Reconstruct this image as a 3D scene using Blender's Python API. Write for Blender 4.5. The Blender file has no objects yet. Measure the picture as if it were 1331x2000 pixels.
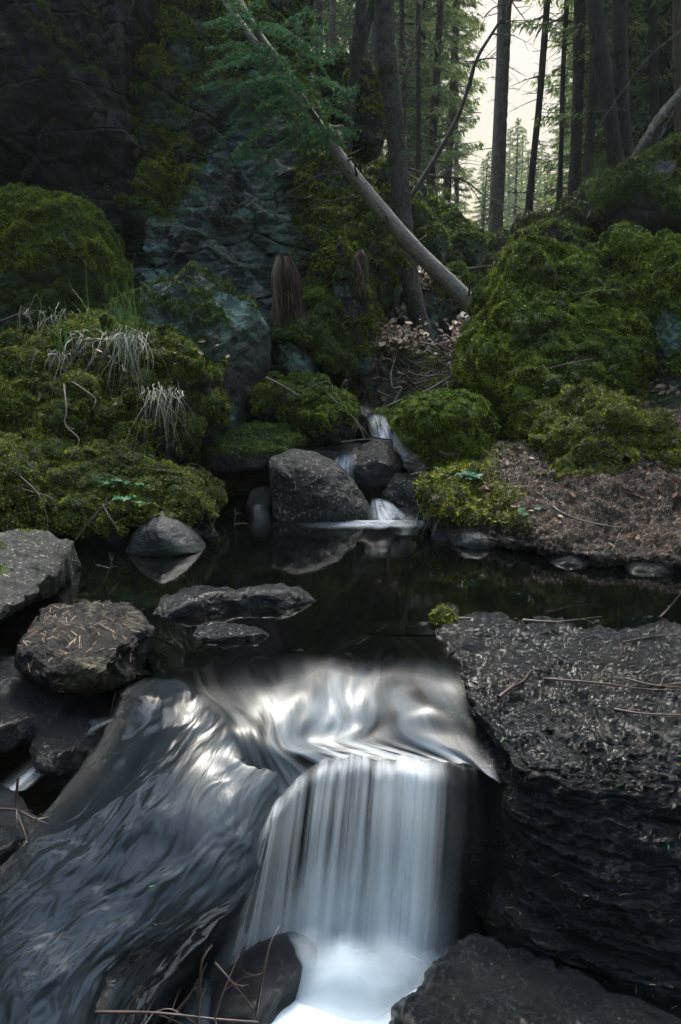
import bpy, math, random
import numpy as np
from math import radians as R, sin, cos, pi
random.seed(7); rng = np.random.default_rng(11)
# ------------------------------------------------------------------ camera, world, sun, exposure
F = 1400.0; CX, CY = 665.5, 1000.0; H = 1.1; TH = math.atan(350/1400)
sc = bpy.context.scene; col = sc.collection
cam = bpy.data.cameras.new('camera'); co = bpy.data.objects.new('camera', cam); col.objects.link(co)
cam.sensor_fit = 'VERTICAL'; cam.sensor_height = 36; cam.lens = 36*F/2000; cam.clip_end = 2000; cam.clip_start = .02
co.location = (0, 0, H); co.rotation_euler = (pi/2-TH, 0, 0); sc.camera = co
cam.dof.use_dof = False
SUN_EL, SUN_AZ = 55, 8         # azimuth measured from +Y (view direction) towards +X
w = bpy.data.worlds.new("World"); sc.world = w; w.use_nodes = True
nt = w.node_tree; bg = nt.nodes['Background']
sky = nt.nodes.new('ShaderNodeTexSky'); sky.sky_type = 'NISHITA'; sky.sun_disc = False
sky.sun_elevation = R(SUN_EL); sky.sun_rotation = R(SUN_AZ); sky.dust_density = 3.0; sky.air_density = 1.2
tc = nt.nodes.new('ShaderNodeTexCoord'); sx = nt.nodes.new('ShaderNodeSeparateXYZ'); nt.links.new(tc.outputs['Generated'], sx.inputs[0])
rp = nt.nodes.new('ShaderNodeValToRGB'); nt.links.new(sx.outputs['Z'], rp.inputs[0])
e = rp.color_ramp.elements; e[0].position = 0.0; e[0].color = (.142, .110, .078, 1); e[1].position = .85; e[1].color = (1.05, 1.06, .96, 1)   # low sky dimmer than the zenith, as under thin high cloud
k = rp.color_ramp.elements.new(.46); k.color = (.185, .158, .128, 1); k = rp.color_ramp.elements.new(.62); k.color = (.72, .66, .54, 1)
mx = nt.nodes.new('ShaderNodeMix'); mx.data_type = 'RGBA'; mx.blend_type = 'MULTIPLY'; mx.inputs[0].default_value = 1
nt.links.new(sky.outputs[0], mx.inputs[6]); nt.links.new(rp.outputs[0], mx.inputs[7]); nt.links.new(mx.outputs[2], bg.inputs[0])
bg.inputs[1].default_value = 0.11
sl = bpy.data.lights.new('sun', 'SUN'); so = bpy.data.objects.new('sun', sl); col.objects.link(so)
sl.energy = 0.95; sl.angle = R(16); sl.color = (1, .995, .97)      # thin high cloud: a broad soft sun
so.rotation_euler = (R(90-SUN_EL), 0, R(180-SUN_AZ))
so.location = (-20, 10, 20)
vs = sc.view_settings; vs.view_transform = 'Standard'; vs.look = 'None'; vs.exposure = 2.95; vs.gamma = 1
sc.cycles.max_bounces = 5; sc.cycles.diffuse_bounces = 2; sc.cycles.glossy_bounces = 3; sc.cycles.transparent_max_bounces = 12
sc.cycles.transmission_bounces = 3; sc.cycles.caustics_reflective = False; sc.cycles.caustics_refractive = False
sc.cycles.use_denoising = True; sc.cycles.volume_bounces = 0

# ------------------------------------------------------------------ projection helpers: pixel of the photo -> point in the place
def ray(px, py):
    x = (px-CX)/F; u = -(py-CY)/F
    return np.array([x, cos(TH)+u*sin(TH), -sin(TH)+u*cos(TH)])
def P(px, py, Y):
    d = ray(px, py); return np.array([0, 0, H])+d*(Y/d[1])
def PZ(px, py, z):
    d = ray(px, py); return np.array([0, 0, H])+d*((z-H)/d[2])
def pxm(Y): return Y/F/0.97       # metres per photo pixel at depth Y

# ------------------------------------------------------------------ numpy noise
_perm = np.random.default_rng(3).permutation(256); _perm = np.concatenate([_perm, _perm, _perm])
_g = np.random.default_rng(4).normal(size=(256, 3)); _g /= np.linalg.norm(_g, axis=1)[:, None]
def noise(p, s=0.0):
    p = np.asarray(p, float)+s*17.31; i = np.floor(p).astype(int); f = p-i; i &= 255
    u = f*f*f*(f*(f*6-15)+10); out = 0
    for dx in (0, 1):
        for dy in (0, 1):
            for dz in (0, 1):
                h = _perm[_perm[_perm[(i[..., 0]+dx) & 255]+((i[..., 1]+dy) & 255)]+((i[..., 2]+dz) & 255)]
                g = _g[h]; dot = g[..., 0]*(f[..., 0]-dx)+g[..., 1]*(f[..., 1]-dy)+g[..., 2]*(f[..., 2]-dz)
                wx = u[..., 0] if dx else 1-u[..., 0]; wy = u[..., 1] if dy else 1-u[..., 1]; wz = u[..., 2] if dz else 1-u[..., 2]
                out = out+dot*wx*wy*wz
    return out*1.6
def fbm(p, o=4, s=0.0, gain=.5):
    a = 1; t = 0
    for k in range(o): t = t+a*noise(p*2.03**k, s+k*3.7); a *= gain
    return t
def billow(p, o=3, s=0.0):
    a = 1; t = 0
    for k in range(o): t = t+a*(1-2.2*np.abs(noise(p*2.1**k, s+k*2.9))); a *= .5
    return t
def sstep(a, b, x): t = np.clip((x-a)/(b-a), 0, 1); return t*t*(3-2*t)

# ------------------------------------------------------------------ materials
def mat(name):
    m = bpy.data.materials.new(name); m.use_nodes = True; return m, m.node_tree, m.node_tree.nodes['Principled BSDF']
class N:
    def __init__(s, nt): s.nt = nt
    def n(s, t, **kw):
        o = s.nt.nodes.new('ShaderNode'+t)
        for k, v in kw.items(): setattr(o, k, v)
        return o
    def l(s, a, b): s.nt.links.new(a, b)
    def coord(s, kind='Object', scale=(1, 1, 1), rot=(0, 0, 0)):
        t = s.n('TexCoord'); mp = s.n('Mapping'); s.l(t.outputs[kind], mp.inputs[0]); mp.inputs['Scale'].default_value = scale; mp.inputs['Rotation'].default_value = rot
        return mp.outputs[0]
    def noise(s, vec, scale, detail=6, rough=.6, dist=0):
        o = s.n('TexNoise'); s.l(vec, o.inputs['Vector']); o.inputs['Scale'].default_value = scale; o.inputs['Detail'].default_value = detail
        o.inputs['Roughness'].default_value = rough; o.inputs['Distortion'].default_value = dist; return o.outputs['Fac']
    def ramp(s, fac, stops, interp='LINEAR'):
        o = s.n('ValToRGB'); s.l(fac, o.inputs[0]); cr = o.color_ramp; cr.interpolation = interp
        while len(cr.elements) < len(stops): cr.elements.new(.5)
        for e, (p, c) in zip(cr.elements, stops):
            e.position = p; e.color = (c, c, c, 1) if isinstance(c, (int, float)) else (*c, 1)
        return o.outputs[0]
    def mix(s, fac, a, b, mode='MIX'):
        o = s.n('Mix', data_type='RGBA', blend_type=mode)
        for sock, v in ((0, fac), (6, a), (7, b)):
            if isinstance(v, bpy.types.NodeSocket): s.l(v, o.inputs[sock])
            else: o.inputs[sock].default_value = v if sock == 0 else (*v, 1) if len(v) == 3 else v
        return o.outputs[2]
    def math(s, op, a, b=0.0, c=None):
        o = s.n('Math', operation=op)
        for i, v in enumerate((a, b) if c is None else (a, b, c)):
            if isinstance(v, bpy.types.NodeSocket): s.l(v, o.inputs[i])
            else: o.inputs[i].default_value = v
        return o.outputs[0]
    def attr(s, name): o = s.n('Attribute', attribute_name=name); return o.outputs['Fac']
    def bump(s, h, st, dist, prev=None):
        o = s.n('Bump'); s.l(h, o.inputs['Height']); o.inputs['Strength'].default_value = st; o.inputs['Distance'].default_value = dist
        if prev is not None: s.l(prev, o.inputs['Normal'])
        return o.outputs[0]

TEALN = 42
def rock_mat(name, c1, c2, lichen=None, lamt=.5, rough=(.45, .8), spec=.4, bump=1.0, strata=None, speck=0, fine=38, moss=((.012, .022, .004), (.045, .07, .012)), glint=0, fv=(1, 1, 1), fb=.28, crack=0):
    m, nt, b = mat(name); n = N(nt); v = n.coord()
    a = n.noise(v, 3.1, 9, .65); c = n.ramp(a, [(.3, c1), (.7, c2)])
    if strata:
        sv = n.coord(scale=strata[0], rot=strata[1]); st = n.noise(sv, 1, 7, .62, .4)
        c = n.mix(.75, c, n.ramp(st, [(.36, .10), (.62, 1.35)]), 'MULTIPLY')
    g = n.noise(n.coord(scale=fv), fine, 5, .7); c = n.mix(.6, c, n.ramp(g, [(.3, .18), (.7, 1.6)]), 'MULTIPLY')
    if lichen:
        l = n.math('ADD', n.math('MULTIPLY', n.noise(v, 2.3, 4, .6), .45), n.math('MULTIPLY', n.noise(v, TEALN, 8, .8), .3)); l = n.math('ADD', l, n.math('MULTIPLY', st if strata else n.noise(v, 7, 5, .6), .25))
        t = .66-.3*lamt
        c = n.mix(n.ramp(l, [(t, 0), (t+.07, .9)]), c, lichen)
    if crack:   # joints running through the rock
        vo = n.n('TexVoronoi', feature='DISTANCE_TO_EDGE'); wv = n.mix(.28, n.coord(scale=(1, 1, 3.2), rot=(.2, .6, .1)), n.n('TexNoise').outputs['Color'])
        n.l(wv, vo.inputs['Vector']); vo.inputs['Scale'].default_value = crack; ck = n.ramp(vo.outputs['Distance'], [(0, 0), (.03, 1)]); c = n.mix(n.math('SUBTRACT', 1.0, ck), c, (.006, .007, .007))
    if speck:
        s2 = n.noise(v, 55, 3, .6); c = n.mix(n.ramp(s2, [(.60, 0), (.66, speck)]), c, (.40, .38, .28))
    mm = n.math('ADD', n.attr('moss'), n.math('MULTIPLY', n.math('SUBTRACT', n.noise(v, 26, 6, .75), .5), .7))
    mf = n.ramp(mm, [(.42, 0), (.58, 1)])
    c = n.mix(mf, c, n.ramp(n.noise(v, 12, 6, .75), [(.33, moss[0]), (.7, moss[1])]))
    nt.links.new(c, b.inputs['Base Color'])
    r = n.ramp(n.noise(v, 9, 6, .7), [(.35, rough[0]), (.65, rough[1])]); r = n.mix(mf, r, (.9, .9, .9)); n.l(r, b.inputs['Roughness'])
    b.inputs['Specular IOR Level'].default_value = spec
    if glint:     # pale metallic flecks painted in as glints of the wet rock
        mk = n.math('MULTIPLY', n.ramp(n.noise(n.coord(scale=fv), 95, 3, .6), [(.56, 0), (.62, 1)]), n.ramp(n.noise(v, 4, 5, .65), [(.38, .15), (.6, 1)]))
        mk = n.math('MULTIPLY', mk, glint); n.l(n.math('MULTIPLY', mk, .75), b.inputs['Metallic']); c = n.mix(mk, c, (.36, .44, .52)); n.l(c, b.inputs['Base Color'])
    h = n.math('ADD', n.math('MULTIPLY', n.noise(v, 7, 9, .68), 1.0), n.math('MULTIPLY', g, fb))
    if strata: h = n.math('ADD', h, n.math('MULTIPLY', st, .9))
    if crack: h = n.math('ADD', h, n.math('MULTIPLY', ck, .6))
    nt.links.new(n.bump(h, min(1, .9*bump), .05*bump), b.inputs['Normal'])
    return m
TEAL = (.11, .19, .155)
M = {}
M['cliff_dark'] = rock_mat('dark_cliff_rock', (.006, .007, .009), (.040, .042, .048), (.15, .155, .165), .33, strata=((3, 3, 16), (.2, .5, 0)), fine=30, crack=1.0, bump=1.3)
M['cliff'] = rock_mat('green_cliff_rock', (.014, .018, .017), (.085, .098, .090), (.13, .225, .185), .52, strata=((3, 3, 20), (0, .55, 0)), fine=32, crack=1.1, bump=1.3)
M['slab'] = rock_mat('slab_rock', (.012, .014, .014), (.055, .052, .048), TEAL, .2, strata=((14, 14, 2.4), (0, -.5, 0)), fine=25)
M['boulder_teal'] = rock_mat('lichened_rock', (.016, .020, .019), (.06, .068, .06), TEAL, .6)
M['boulder'] = rock_mat('grey_rock', (.018, .020, .021), (.07, .072, .07), (.10, .11, .10), .3)
M['speckled'] = rock_mat('speckled_rock', (.007, .008, .008), (.035, .036, .035), (.06, .064, .056), .3, spec=.28, rough=(.45, .75), speck=.55, fine=60)
M['pale'] = rock_mat('pale_rock', (.26, .26, .25), (.50, .50, .48), (.07, .07, .07), .42)
M['greystone'] = rock_mat('smooth_grey_rock', (.006, .008, .009), (.022, .028, .030), (.022, .032, .016), .45, rough=(.35, .6), fine=70, bump=.7)
M['litstone'] = rock_mat('lichen_flat_rock', (.004, .004, .004), (.017, .015, .013), (.10, .09, .055), .50, spec=.25, rough=(.5, .8), fine=50)
M['wet'] = rock_mat('wet_black_rock', (.003, .0035, .0045), (.012, .014, .017), None, rough=(.06, .26), spec=.48, bump=1.3, fine=70, glint=.06)
M['wetlayer'] = rock_mat('wet_layered_rock', (.003, .0035, .0045), (.011, .013, .016), None, rough=(.05, .2), spec=.42, bump=1.3, strata=((2.5, 2.5, 34), (0, .06, 0)), fine=80, glint=.05, fv=(.22, .8, 1), fb=.14)

def tint_mat(name, stops, rough=.7, spec=.2, trans=0.0, patch=2.5, amt=.6):
    m, nt, b = mat(name); n = N(nt); v = n.coord()
    f = n.math('ADD', n.math('MULTIPLY', n.attr('tint'), 1-amt), n.math('MULTIPLY', n.ramp(n.noise(v, patch, 4, .6), [(.3, 0), (.7, 1)]), amt))
    c = n.ramp(f, stops)
    if 'moss' in name: c = n.mix(n.ramp(n.noise(v, 5.5, 5, .65), [(.56, 0), (.66, .75)]), c, (.040, .030, .014))
    n.l(c, b.inputs['Base Color']); b.inputs['Roughness'].default_value = rough; b.inputs['Specular IOR Level'].default_value = spec
    if trans:
        t = n.n('BsdfTranslucent'); n.l(c, t.inputs[0]); ms = n.n('MixShader'); ms.inputs[0].default_value = trans
        n.l(b.outputs[0], ms.inputs[1]); n.l(t.outputs[0], ms.inputs[2]); n.l(ms.outputs[0], nt.nodes['Material Output'].inputs[0])
    return m
M['moss'] = tint_mat('green_moss', [(.05, (.014, .024, .003)), (.4, (.11, .165, .010)), (.75, (.30, .38, .024)), (1, (.58, .60, .06))])
M['moss_dark'] = tint_mat('dark_moss', [(.05, (.008, .015, .003)), (.5, (.065, .105, .012)), (1, (.27, .33, .05))])
M['moss_yellow'] = tint_mat('yellow_green_moss', [(.05, (.024, .022, .004)), (.3, (.11, .13, .010)), (.7, (.33, .35, .028)), (1, (.62, .60, .09))])
M['spruce'] = tint_mat('spruce_needles', [(0, (.03, .09, .045)), (.5, (.07, .19, .08)), (1, (.16, .32, .10))], trans=.25, patch=4, amt=.3)
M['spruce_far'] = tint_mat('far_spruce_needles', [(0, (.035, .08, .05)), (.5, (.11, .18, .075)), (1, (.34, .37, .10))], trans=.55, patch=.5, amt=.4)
M['grass_green'] = tint_mat('green_grass', [(0, (.04, .09, .02)), (1, (.12, .22, .04))], trans=.3)
M['grass_pale'] = tint_mat('withered_grass', [(0, (.14, .14, .10)), (1, (.42, .42, .33))], rough=.5)
M['twig'] = tint_mat('dry_twig', [(0, (.03, .022, .018)), (.5, (.10, .082, .068)), (1, (.24, .21, .18))], patch=6)
M['twig_dark'] = tint_mat('wet_twig', [(0, (.012, .007, .006)), (.5, (.035, .020, .016)), (1, (.09, .05, .035))], rough=.4, spec=.5, patch=8)
M['leaf'] = tint_mat('dead_leaf', [(0, (.06, .035, .022)), (.5, (.20, .13, .09)), (1, (.36, .30, .22))], rough=.55, patch=5)
M['root'] = tint_mat('reddish_root', [(0, (.028, .013, .010)), (.5, (.075, .040, .032)), (1, (.24, .18, .14))], patch=6, amt=.3)
M['herb'] = tint_mat('fresh_green_leaf', [(0, (.015, .08, .03)), (1, (.05, .20, .09))], trans=.3, rough=.45)
M['needle'] = tint_mat('shed_needle', [(0, (.04, .12, .03)), (.45, (.10, .22, .07)), (.5, (.16, .09, .04)), (1, (.35, .27, .17))], rough=.5)

def bark_mat(name, c1, c2, sc_=(9, 9, 3), moss=0.0, lichen=None, rings=False):
    m, nt, b = mat(name); n = N(nt); v = n.coord(); sv = n.coord('UV', scale=sc_)
    a = n.noise(sv, 1.0, 8, .7, .3); c = n.ramp(a, [(.32, c1), (.68, c2)])
    if rings: c = n.mix(n.ramp(n.noise(n.coord('UV', scale=(3, 40, 1)), 1, 4, .6), [(.6, 0), (.68, .8)]), c, (.02, .018, .016))
    if lichen: c = n.mix(n.ramp(n.noise(v, 11, 6, .7), [(.52, 0), (.6, .8)]), c, lichen)
    if moss: c = n.mix(n.ramp(n.noise(v, 3.5, 6, .7), [(.66-moss*.4, 0), (.74-moss*.4, 1)]), c, (.035, .055, .010))
    n.l(c, b.inputs['Base Color']); b.inputs['Roughness'].default_value = .75; b.inputs['Specular IOR Level'].default_value = .25
    n.l(n.bump(n.math('ADD', n.math('MULTIPLY', a, 1.6), n.noise(v, 60, 4, .6)), 1, .04), b.inputs['Normal']); return m
M['bark'] = bark_mat('rough_bark', (.010, .008, .007), (.14, .12, .10), (10, 16, 1), .3, (.10, .11, .10))
M['bark_pale'] = bark_mat('pale_bark', (.26, .225, .195), (.52, .46, .41), (8, 10, 1), .12, (.30, .30, .28), True)
M['bark_dark'] = bark_mat('dark_spruce_bark', (.018, .016, .016), (.075, .066, .06), (14, 9, 1), .15)
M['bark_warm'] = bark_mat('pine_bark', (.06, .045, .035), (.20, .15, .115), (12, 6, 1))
M['bark_moss'] = bark_mat('mossy_bark', (.03, .028, .022), (.10, .09, .075), (12, 7, 1), .38, (.14, .15, .13))
M['bark_grey'] = bark_mat('grey_bark', (.07, .06, .055), (.18, .16, .145), (12, 7, 1), .2, (.2, .2, .18))

m, nt, b = mat('forest_floor'); n = N(nt); v = n.coord()
c = n.ramp(n.noise(v, 5, 9, .75), [(.3, (.012, .009, .007)), (.5, (.045, .032, .022)), (.72, (.14, .10, .075))])
c = n.mix(n.ramp(n.noise(v, .9, 6, .7), [(.45, 0), (.56, .9)]), c, n.ramp(n.noise(v, 14, 6, .7), [(.3, (.012, .022, .005)), (.7, (.05, .075, .016))]))
n.l(c, b.inputs['Base Color']); b.inputs['Roughness'].default_value = .9; n.l(n.bump(n.noise(v, 18, 9, .75), 1, .06), b.inputs['Normal']); M['floor'] = m
m, nt, b = mat('damp_soil'); n = N(nt); v = n.coord()
c = n.ramp(n.noise(v, 30, 9, .75), [(.3, (.010, .008, .007)), (.5, (.04, .028, .021)), (.72, (.15, .115, .09))])
mm = n.math('ADD', n.attr('moss'), n.math('MULTIPLY', n.math('SUBTRACT', n.noise(v, 22, 6, .75), .5), .6))
c = n.mix(n.ramp(mm, [(.42, 0), (.58, 1)]), c, n.ramp(n.noise(v, 12, 6, .75), [(.33, (.02, .025, .005)), (.7, (.08, .09, .018))]))
n.l(c, b.inputs['Base Color']); b.inputs['Roughness'].default_value = .75; n.l(n.bump(n.noise(v, 35, 9, .75), 1, .04), b.inputs['Normal']); M['soil'] = m

# water of the still pool
m, nt, b = mat('pool_water'); n = N(nt); v = n.coord()
b.inputs['Base Color'].default_value = (.0012, .0014, .0012, 1); b.inputs['Roughness'].default_value = .05; b.inputs['IOR'].default_value = 1.33; b.inputs['Specular IOR Level'].default_value = .8
b.inputs['Coat Weight'].default_value = .4; b.inputs['Coat IOR'].default_value = 1.4; b.inputs['Coat Roughness'].default_value = .03
n.l(n.bump(n.noise(n.coord(scale=(2.2, 9, 1)), 1, 4, .5, .6), .05, .02), b.inputs['Normal']); M['pool'] = m
# fast smooth water: glossy dark body with silky white streaks along the flow (UV: u across, v along)
def flow_mat(name, us, vs_, t0, t1, bodyc=(.01, .012, .014), amt=.8, white=(.80, .84, .86), rough=.2, alpha_body=1.0, bumpd=.02, dist=1.2):
    m, nt, b = mat(name); n = N(nt)
    uv = n.coord('UV', scale=(us, vs_, 1)); s = n.noise(uv, 1, 6, .55, dist)
    s2 = n.noise(n.coord('UV', scale=(us*.28, vs_*.8, 1)), 1, 3, .5, .6)
    f = n.ramp(n.math('ADD', n.math('MULTIPLY', s, .5), n.math('MULTIPLY', s2, .5)), [(t0, 0), (t1, 1)])
    f = n.math('MULTIPLY', f, n.math('MULTIPLY', n.attr('foam'), amt), None); f = n.math('MINIMUM', n.math('ADD', f, n.attr('fill')), 1.0)
    b.inputs['Base Color'].default_value = (*bodyc, 1); n.l(n.math('ADD', .045, n.math('MULTIPLY', n.math('MINIMUM', n.math('MULTIPLY', n.attr('foam'), 4.0), 1.0), rough)), b.inputs['Roughness']); b.inputs['IOR'].default_value = 1.33; b.inputs['Specular IOR Level'].default_value = .8
    n.l(n.bump(n.math('MULTIPLY', s, n.math('MINIMUM', n.math('MULTIPLY', n.attr('foam'), 4.0), 1.0)), .6, bumpd), b.inputs['Normal'])
    d = n.n('BsdfDiffuse'); d.inputs[0].default_value = (*white, 1); tl = n.n('BsdfTranslucent'); tl.inputs[0].default_value = (*white, 1)
    dm = n.n('MixShader'); dm.inputs[0].default_value = .35; n.l(d.outputs[0], dm.inputs[1]); n.l(tl.outputs[0], dm.inputs[2])
    body = b.outputs[0]
    if alpha_body < 1:
        tr = n.n('BsdfTransparent'); ma = n.n('MixShader'); ma.inputs[0].default_value = alpha_body; n.l(tr.outputs[0], ma.inputs[1]); n.l(body, ma.inputs[2]); body = ma.outputs[0]
    ms = n.n('MixShader'); n.l(f, ms.inputs[0]); n.l(body, ms.inputs[1]); n.l(dm.outputs[0], ms.inputs[2])
    tf = n.n('BsdfTransparent'); mf_ = n.n('MixShader'); n.l(n.attr('fade'), mf_.inputs[0]); n.l(ms.outputs[0], mf_.inputs[1]); n.l(tf.outputs[0], mf_.inputs[2]); n.l(mf_.outputs[0], nt.nodes['Material Output'].inputs[0])
    return m
M['flow'] = flow_mat('flowing_water', 9, 1.1, .40, .70, bodyc=(.0012, .0014, .0014), amt=.9, white=(.50, .58, .64), rough=.30, bumpd=.006)
M['curtain'] = flow_mat('falling_water', 30, .35, .45, .62, amt=.95, alpha_body=.04, white=(.88, .92, .94), dist=.12)
M['trickle'] = flow_mat('small_falling_water', 30, 1.2, .40, .62, amt=1.0, alpha_body=.1, white=(.75, .82, .88), dist=.2)
M['film'] = flow_mat('thin_water_film', 9, 4, .34, .70, bodyc=(.006, .008, .010), amt=.5, white=(.42, .56, .66), rough=.27, bumpd=.012, dist=.8)
m, nt, b = mat('foam'); n = N(nt)
b.inputs['Base Color'].default_value = (.70, .78, .83, 1); b.inputs['Roughness'].default_value = .9; b.inputs['Specular IOR Level'].default_value = 0
al = n.math('MULTIPLY', n.attr('foam'), 1.0); n.l(al, b.inputs['Alpha']); M['foam'] = m

# ------------------------------------------------------------------ mesh helpers
def mesh_obj(name, V, Fc, m, parent=None, origin=None, attrs=None, smooth=True, uv=None):
    V = np.asarray(V, float); Fs = [np.asarray(f, np.int32) for f in (Fc if isinstance(Fc, list) else [Fc]) if len(f)]
    if origin is not None: V = V-np.asarray(origin)
    me = bpy.data.meshes.new(name); idx = np.concatenate([f.ravel() for f in Fs]); lens = np.concatenate([np.full(len(f), f.shape[1], np.int32) for f in Fs])
    me.vertices.add(len(V)); me.vertices.foreach_set('co', V.ravel().astype(np.float32))
    me.loops.add(len(idx)); me.loops.foreach_set('vertex_index', idx)
    me.polygons.add(len(lens)); me.polygons.foreach_set('loop_start', np.concatenate([[0], np.cumsum(lens)[:-1]]).astype(np.int32))
    me.update(calc_edges=True)
    me.polygons.foreach_set('use_smooth', np.full(len(lens), smooth))
    for an, av in (attrs or {}).items():
        a = me.attributes.new(an, 'FLOAT', 'POINT'); a.data.foreach_set('value', np.asarray(av, np.float32).ravel())
    if uv is not None:
        l = me.uv_layers.new(name='UVMap'); l.data.foreach_set('uv', np.asarray(uv, np.float32)[idx].ravel())
    me.materials.append(m); o = bpy.data.objects.new(name, me); col.objects.link(o)
    if parent is not None: o.parent = parent
    elif origin is not None: o.location = origin
    return o
def tag(o, label, cat, group=None, kind=None):
    o['label'] = label
    if kind: o['kind'] = kind
    if cat: o['category'] = cat
    if group: o['group'] = group
    return o
def empty(name, loc):
    o = bpy.data.objects.new(name, None); col.objects.link(o); o.location = loc; o.empty_display_size = .1; return o
def gridF(nu, nv, wrap=False):
    i = np.arange(nv-1)[:, None]; j = np.arange(nu if wrap else nu-1)[None, :]
    a = i*nu+j; b = i*nu+(j+1) % nu; return np.stack([a, b, b+nu, a+nu], -1).reshape(-1, 4)
def vnorm(V, Fc):
    a = V[Fc[:, 1]]-V[Fc[:, 0]]; b = V[Fc[:, -1]]-V[Fc[:, 0]]
    if Fc.shape[1] == 4: a = V[Fc[:, 2]]-V[Fc[:, 0]]; b = V[Fc[:, 3]]-V[Fc[:, 1]]
    fn = np.cross(a, b); N_ = np.zeros_like(V)
    for k in range(Fc.shape[1]):
        for c in range(3): N_[:, c] += np.bincount(Fc[:, k], weights=fn[:, c], minlength=len(V))
    return N_/(np.linalg.norm(N_, axis=1)[:, None]+1e-12)
def cr(C, n):           # catmull-rom resample along axis 0
    C = np.asarray(C, float); m_ = len(C)
    if m_ == 2: t = np.linspace(0, 1, n).reshape((-1,)+(1,)*(C.ndim-1)); return C[0]*(1-t)+C[1]*t
    E = np.concatenate([[2*C[0]-C[1]], C, [2*C[-1]-C[-2]]]); t = np.linspace(0, m_-1-1e-9, n); i = t.astype(int); f = (t-i).reshape((-1,)+(1,)*(C.ndim-1))
    p0, p1, p2, p3 = E[i], E[i+1], E[i+2], E[i+3]
    return .5*(2*p1+(p2-p0)*f+(2*p0-5*p1+4*p2-p3)*f*f+(3*p1-p0-3*p2+p3)*f**3)
def sheetV(ctrl, nu, nv):
    C = np.asarray(ctrl, float); A = cr(C, nv); B = cr(A.transpose(1, 0, 2), nu).transpose(1, 0, 2); return B.reshape(-1, 3), gridF(nu, nv)
def uvgrid(nu, nv):
    u, v = np.meshgrid(np.linspace(0, 1, nu), np.linspace(0, 1, nv)); return np.stack([u.ravel(), v.ravel()], 1)
class MB:               # gathers tubes, blades and leaves into ONE mesh
    def __init__(s): s.V = []; s.Q = []; s.R = []; s.T = []; s.U = []; s.n = 0
    def add(s, V, Fc, t=0.5, uv=None):
        V = np.asarray(V, float); s.V.append(V); Fc = np.asarray(Fc, int)+s.n; (s.Q if Fc.shape[1] == 4 else s.R).append(Fc)
        s.T.append(np.broadcast_to(np.asarray(t, float), (len(V),)).copy()); s.U.append(np.zeros((len(V), 2)) if uv is None else uv); s.n += len(V)
    def tube(s, pts, rad, ns=6, seg=None, t=None, wob=0.0, seed=0, smooth=True):
        pts = np.asarray(pts, float); rad = np.broadcast_to(np.asarray(rad, float), (len(pts),)) if np.ndim(rad) == 0 or len(np.atleast_1d(rad)) == len(pts) else np.linspace(rad[0], rad[-1], len(pts))
        if seg and smooth: Q = cr(np.concatenate([pts, np.asarray(rad)[:, None]], 1), seg); pts = Q[:, :3]; rad = Q[:, 3]
        T = np.gradient(pts, axis=0); T /= np.linalg.norm(T, axis=1)[:, None]+1e-12
        ref = np.array([.31, .9, .2]) if abs(T[:, 2]).mean() > .6 else np.array([0.1, .05, 1.])
        A = np.cross(T, ref); A /= np.linalg.norm(A, axis=1)[:, None]+1e-12; B = np.cross(T, A)
        ph = np.linspace(0, 2*pi, ns, endpoint=False); L = np.concatenate([[0], np.cumsum(np.linalg.norm(np.diff(pts, axis=0), axis=1))])
        r = np.asarray(rad)[:, None]*np.ones(ns)
        ring = pts[:, None, :]+r[..., None]*(np.cos(ph)[None, :, None]*A[:, None]+np.sin(ph)[None, :, None]*B[:, None])
        if wob:
            nn = fbm(ring/np.maximum(r[..., None], .01)*1.3, 3, seed); ring = pts[:, None]+(ring-pts[:, None])*(1+wob*nn)[..., None]
        Fc = gridF(ns, len(pts), True)
        uv = np.stack([np.broadcast_to(np.abs(ph/pi-1)[None], r.shape), np.broadcast_to(L[:, None], r.shape)], -1).reshape(-1, 2)
        s.add(ring.reshape(-1, 3), Fc, random.random() if t is None else t, uv)
    def build(s, name, m, parent=None, origin=None, smooth=True):
        if parent is not None and origin is None: origin = np.array(parent.location)
        Fs = [np.concatenate(x) for x in (s.Q, s.R) if x]
        return mesh_obj(name, np.concatenate(s.V), Fs, m, parent, origin, {'tint': np.concatenate(s.T)}, smooth, np.concatenate(s.U))

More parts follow.
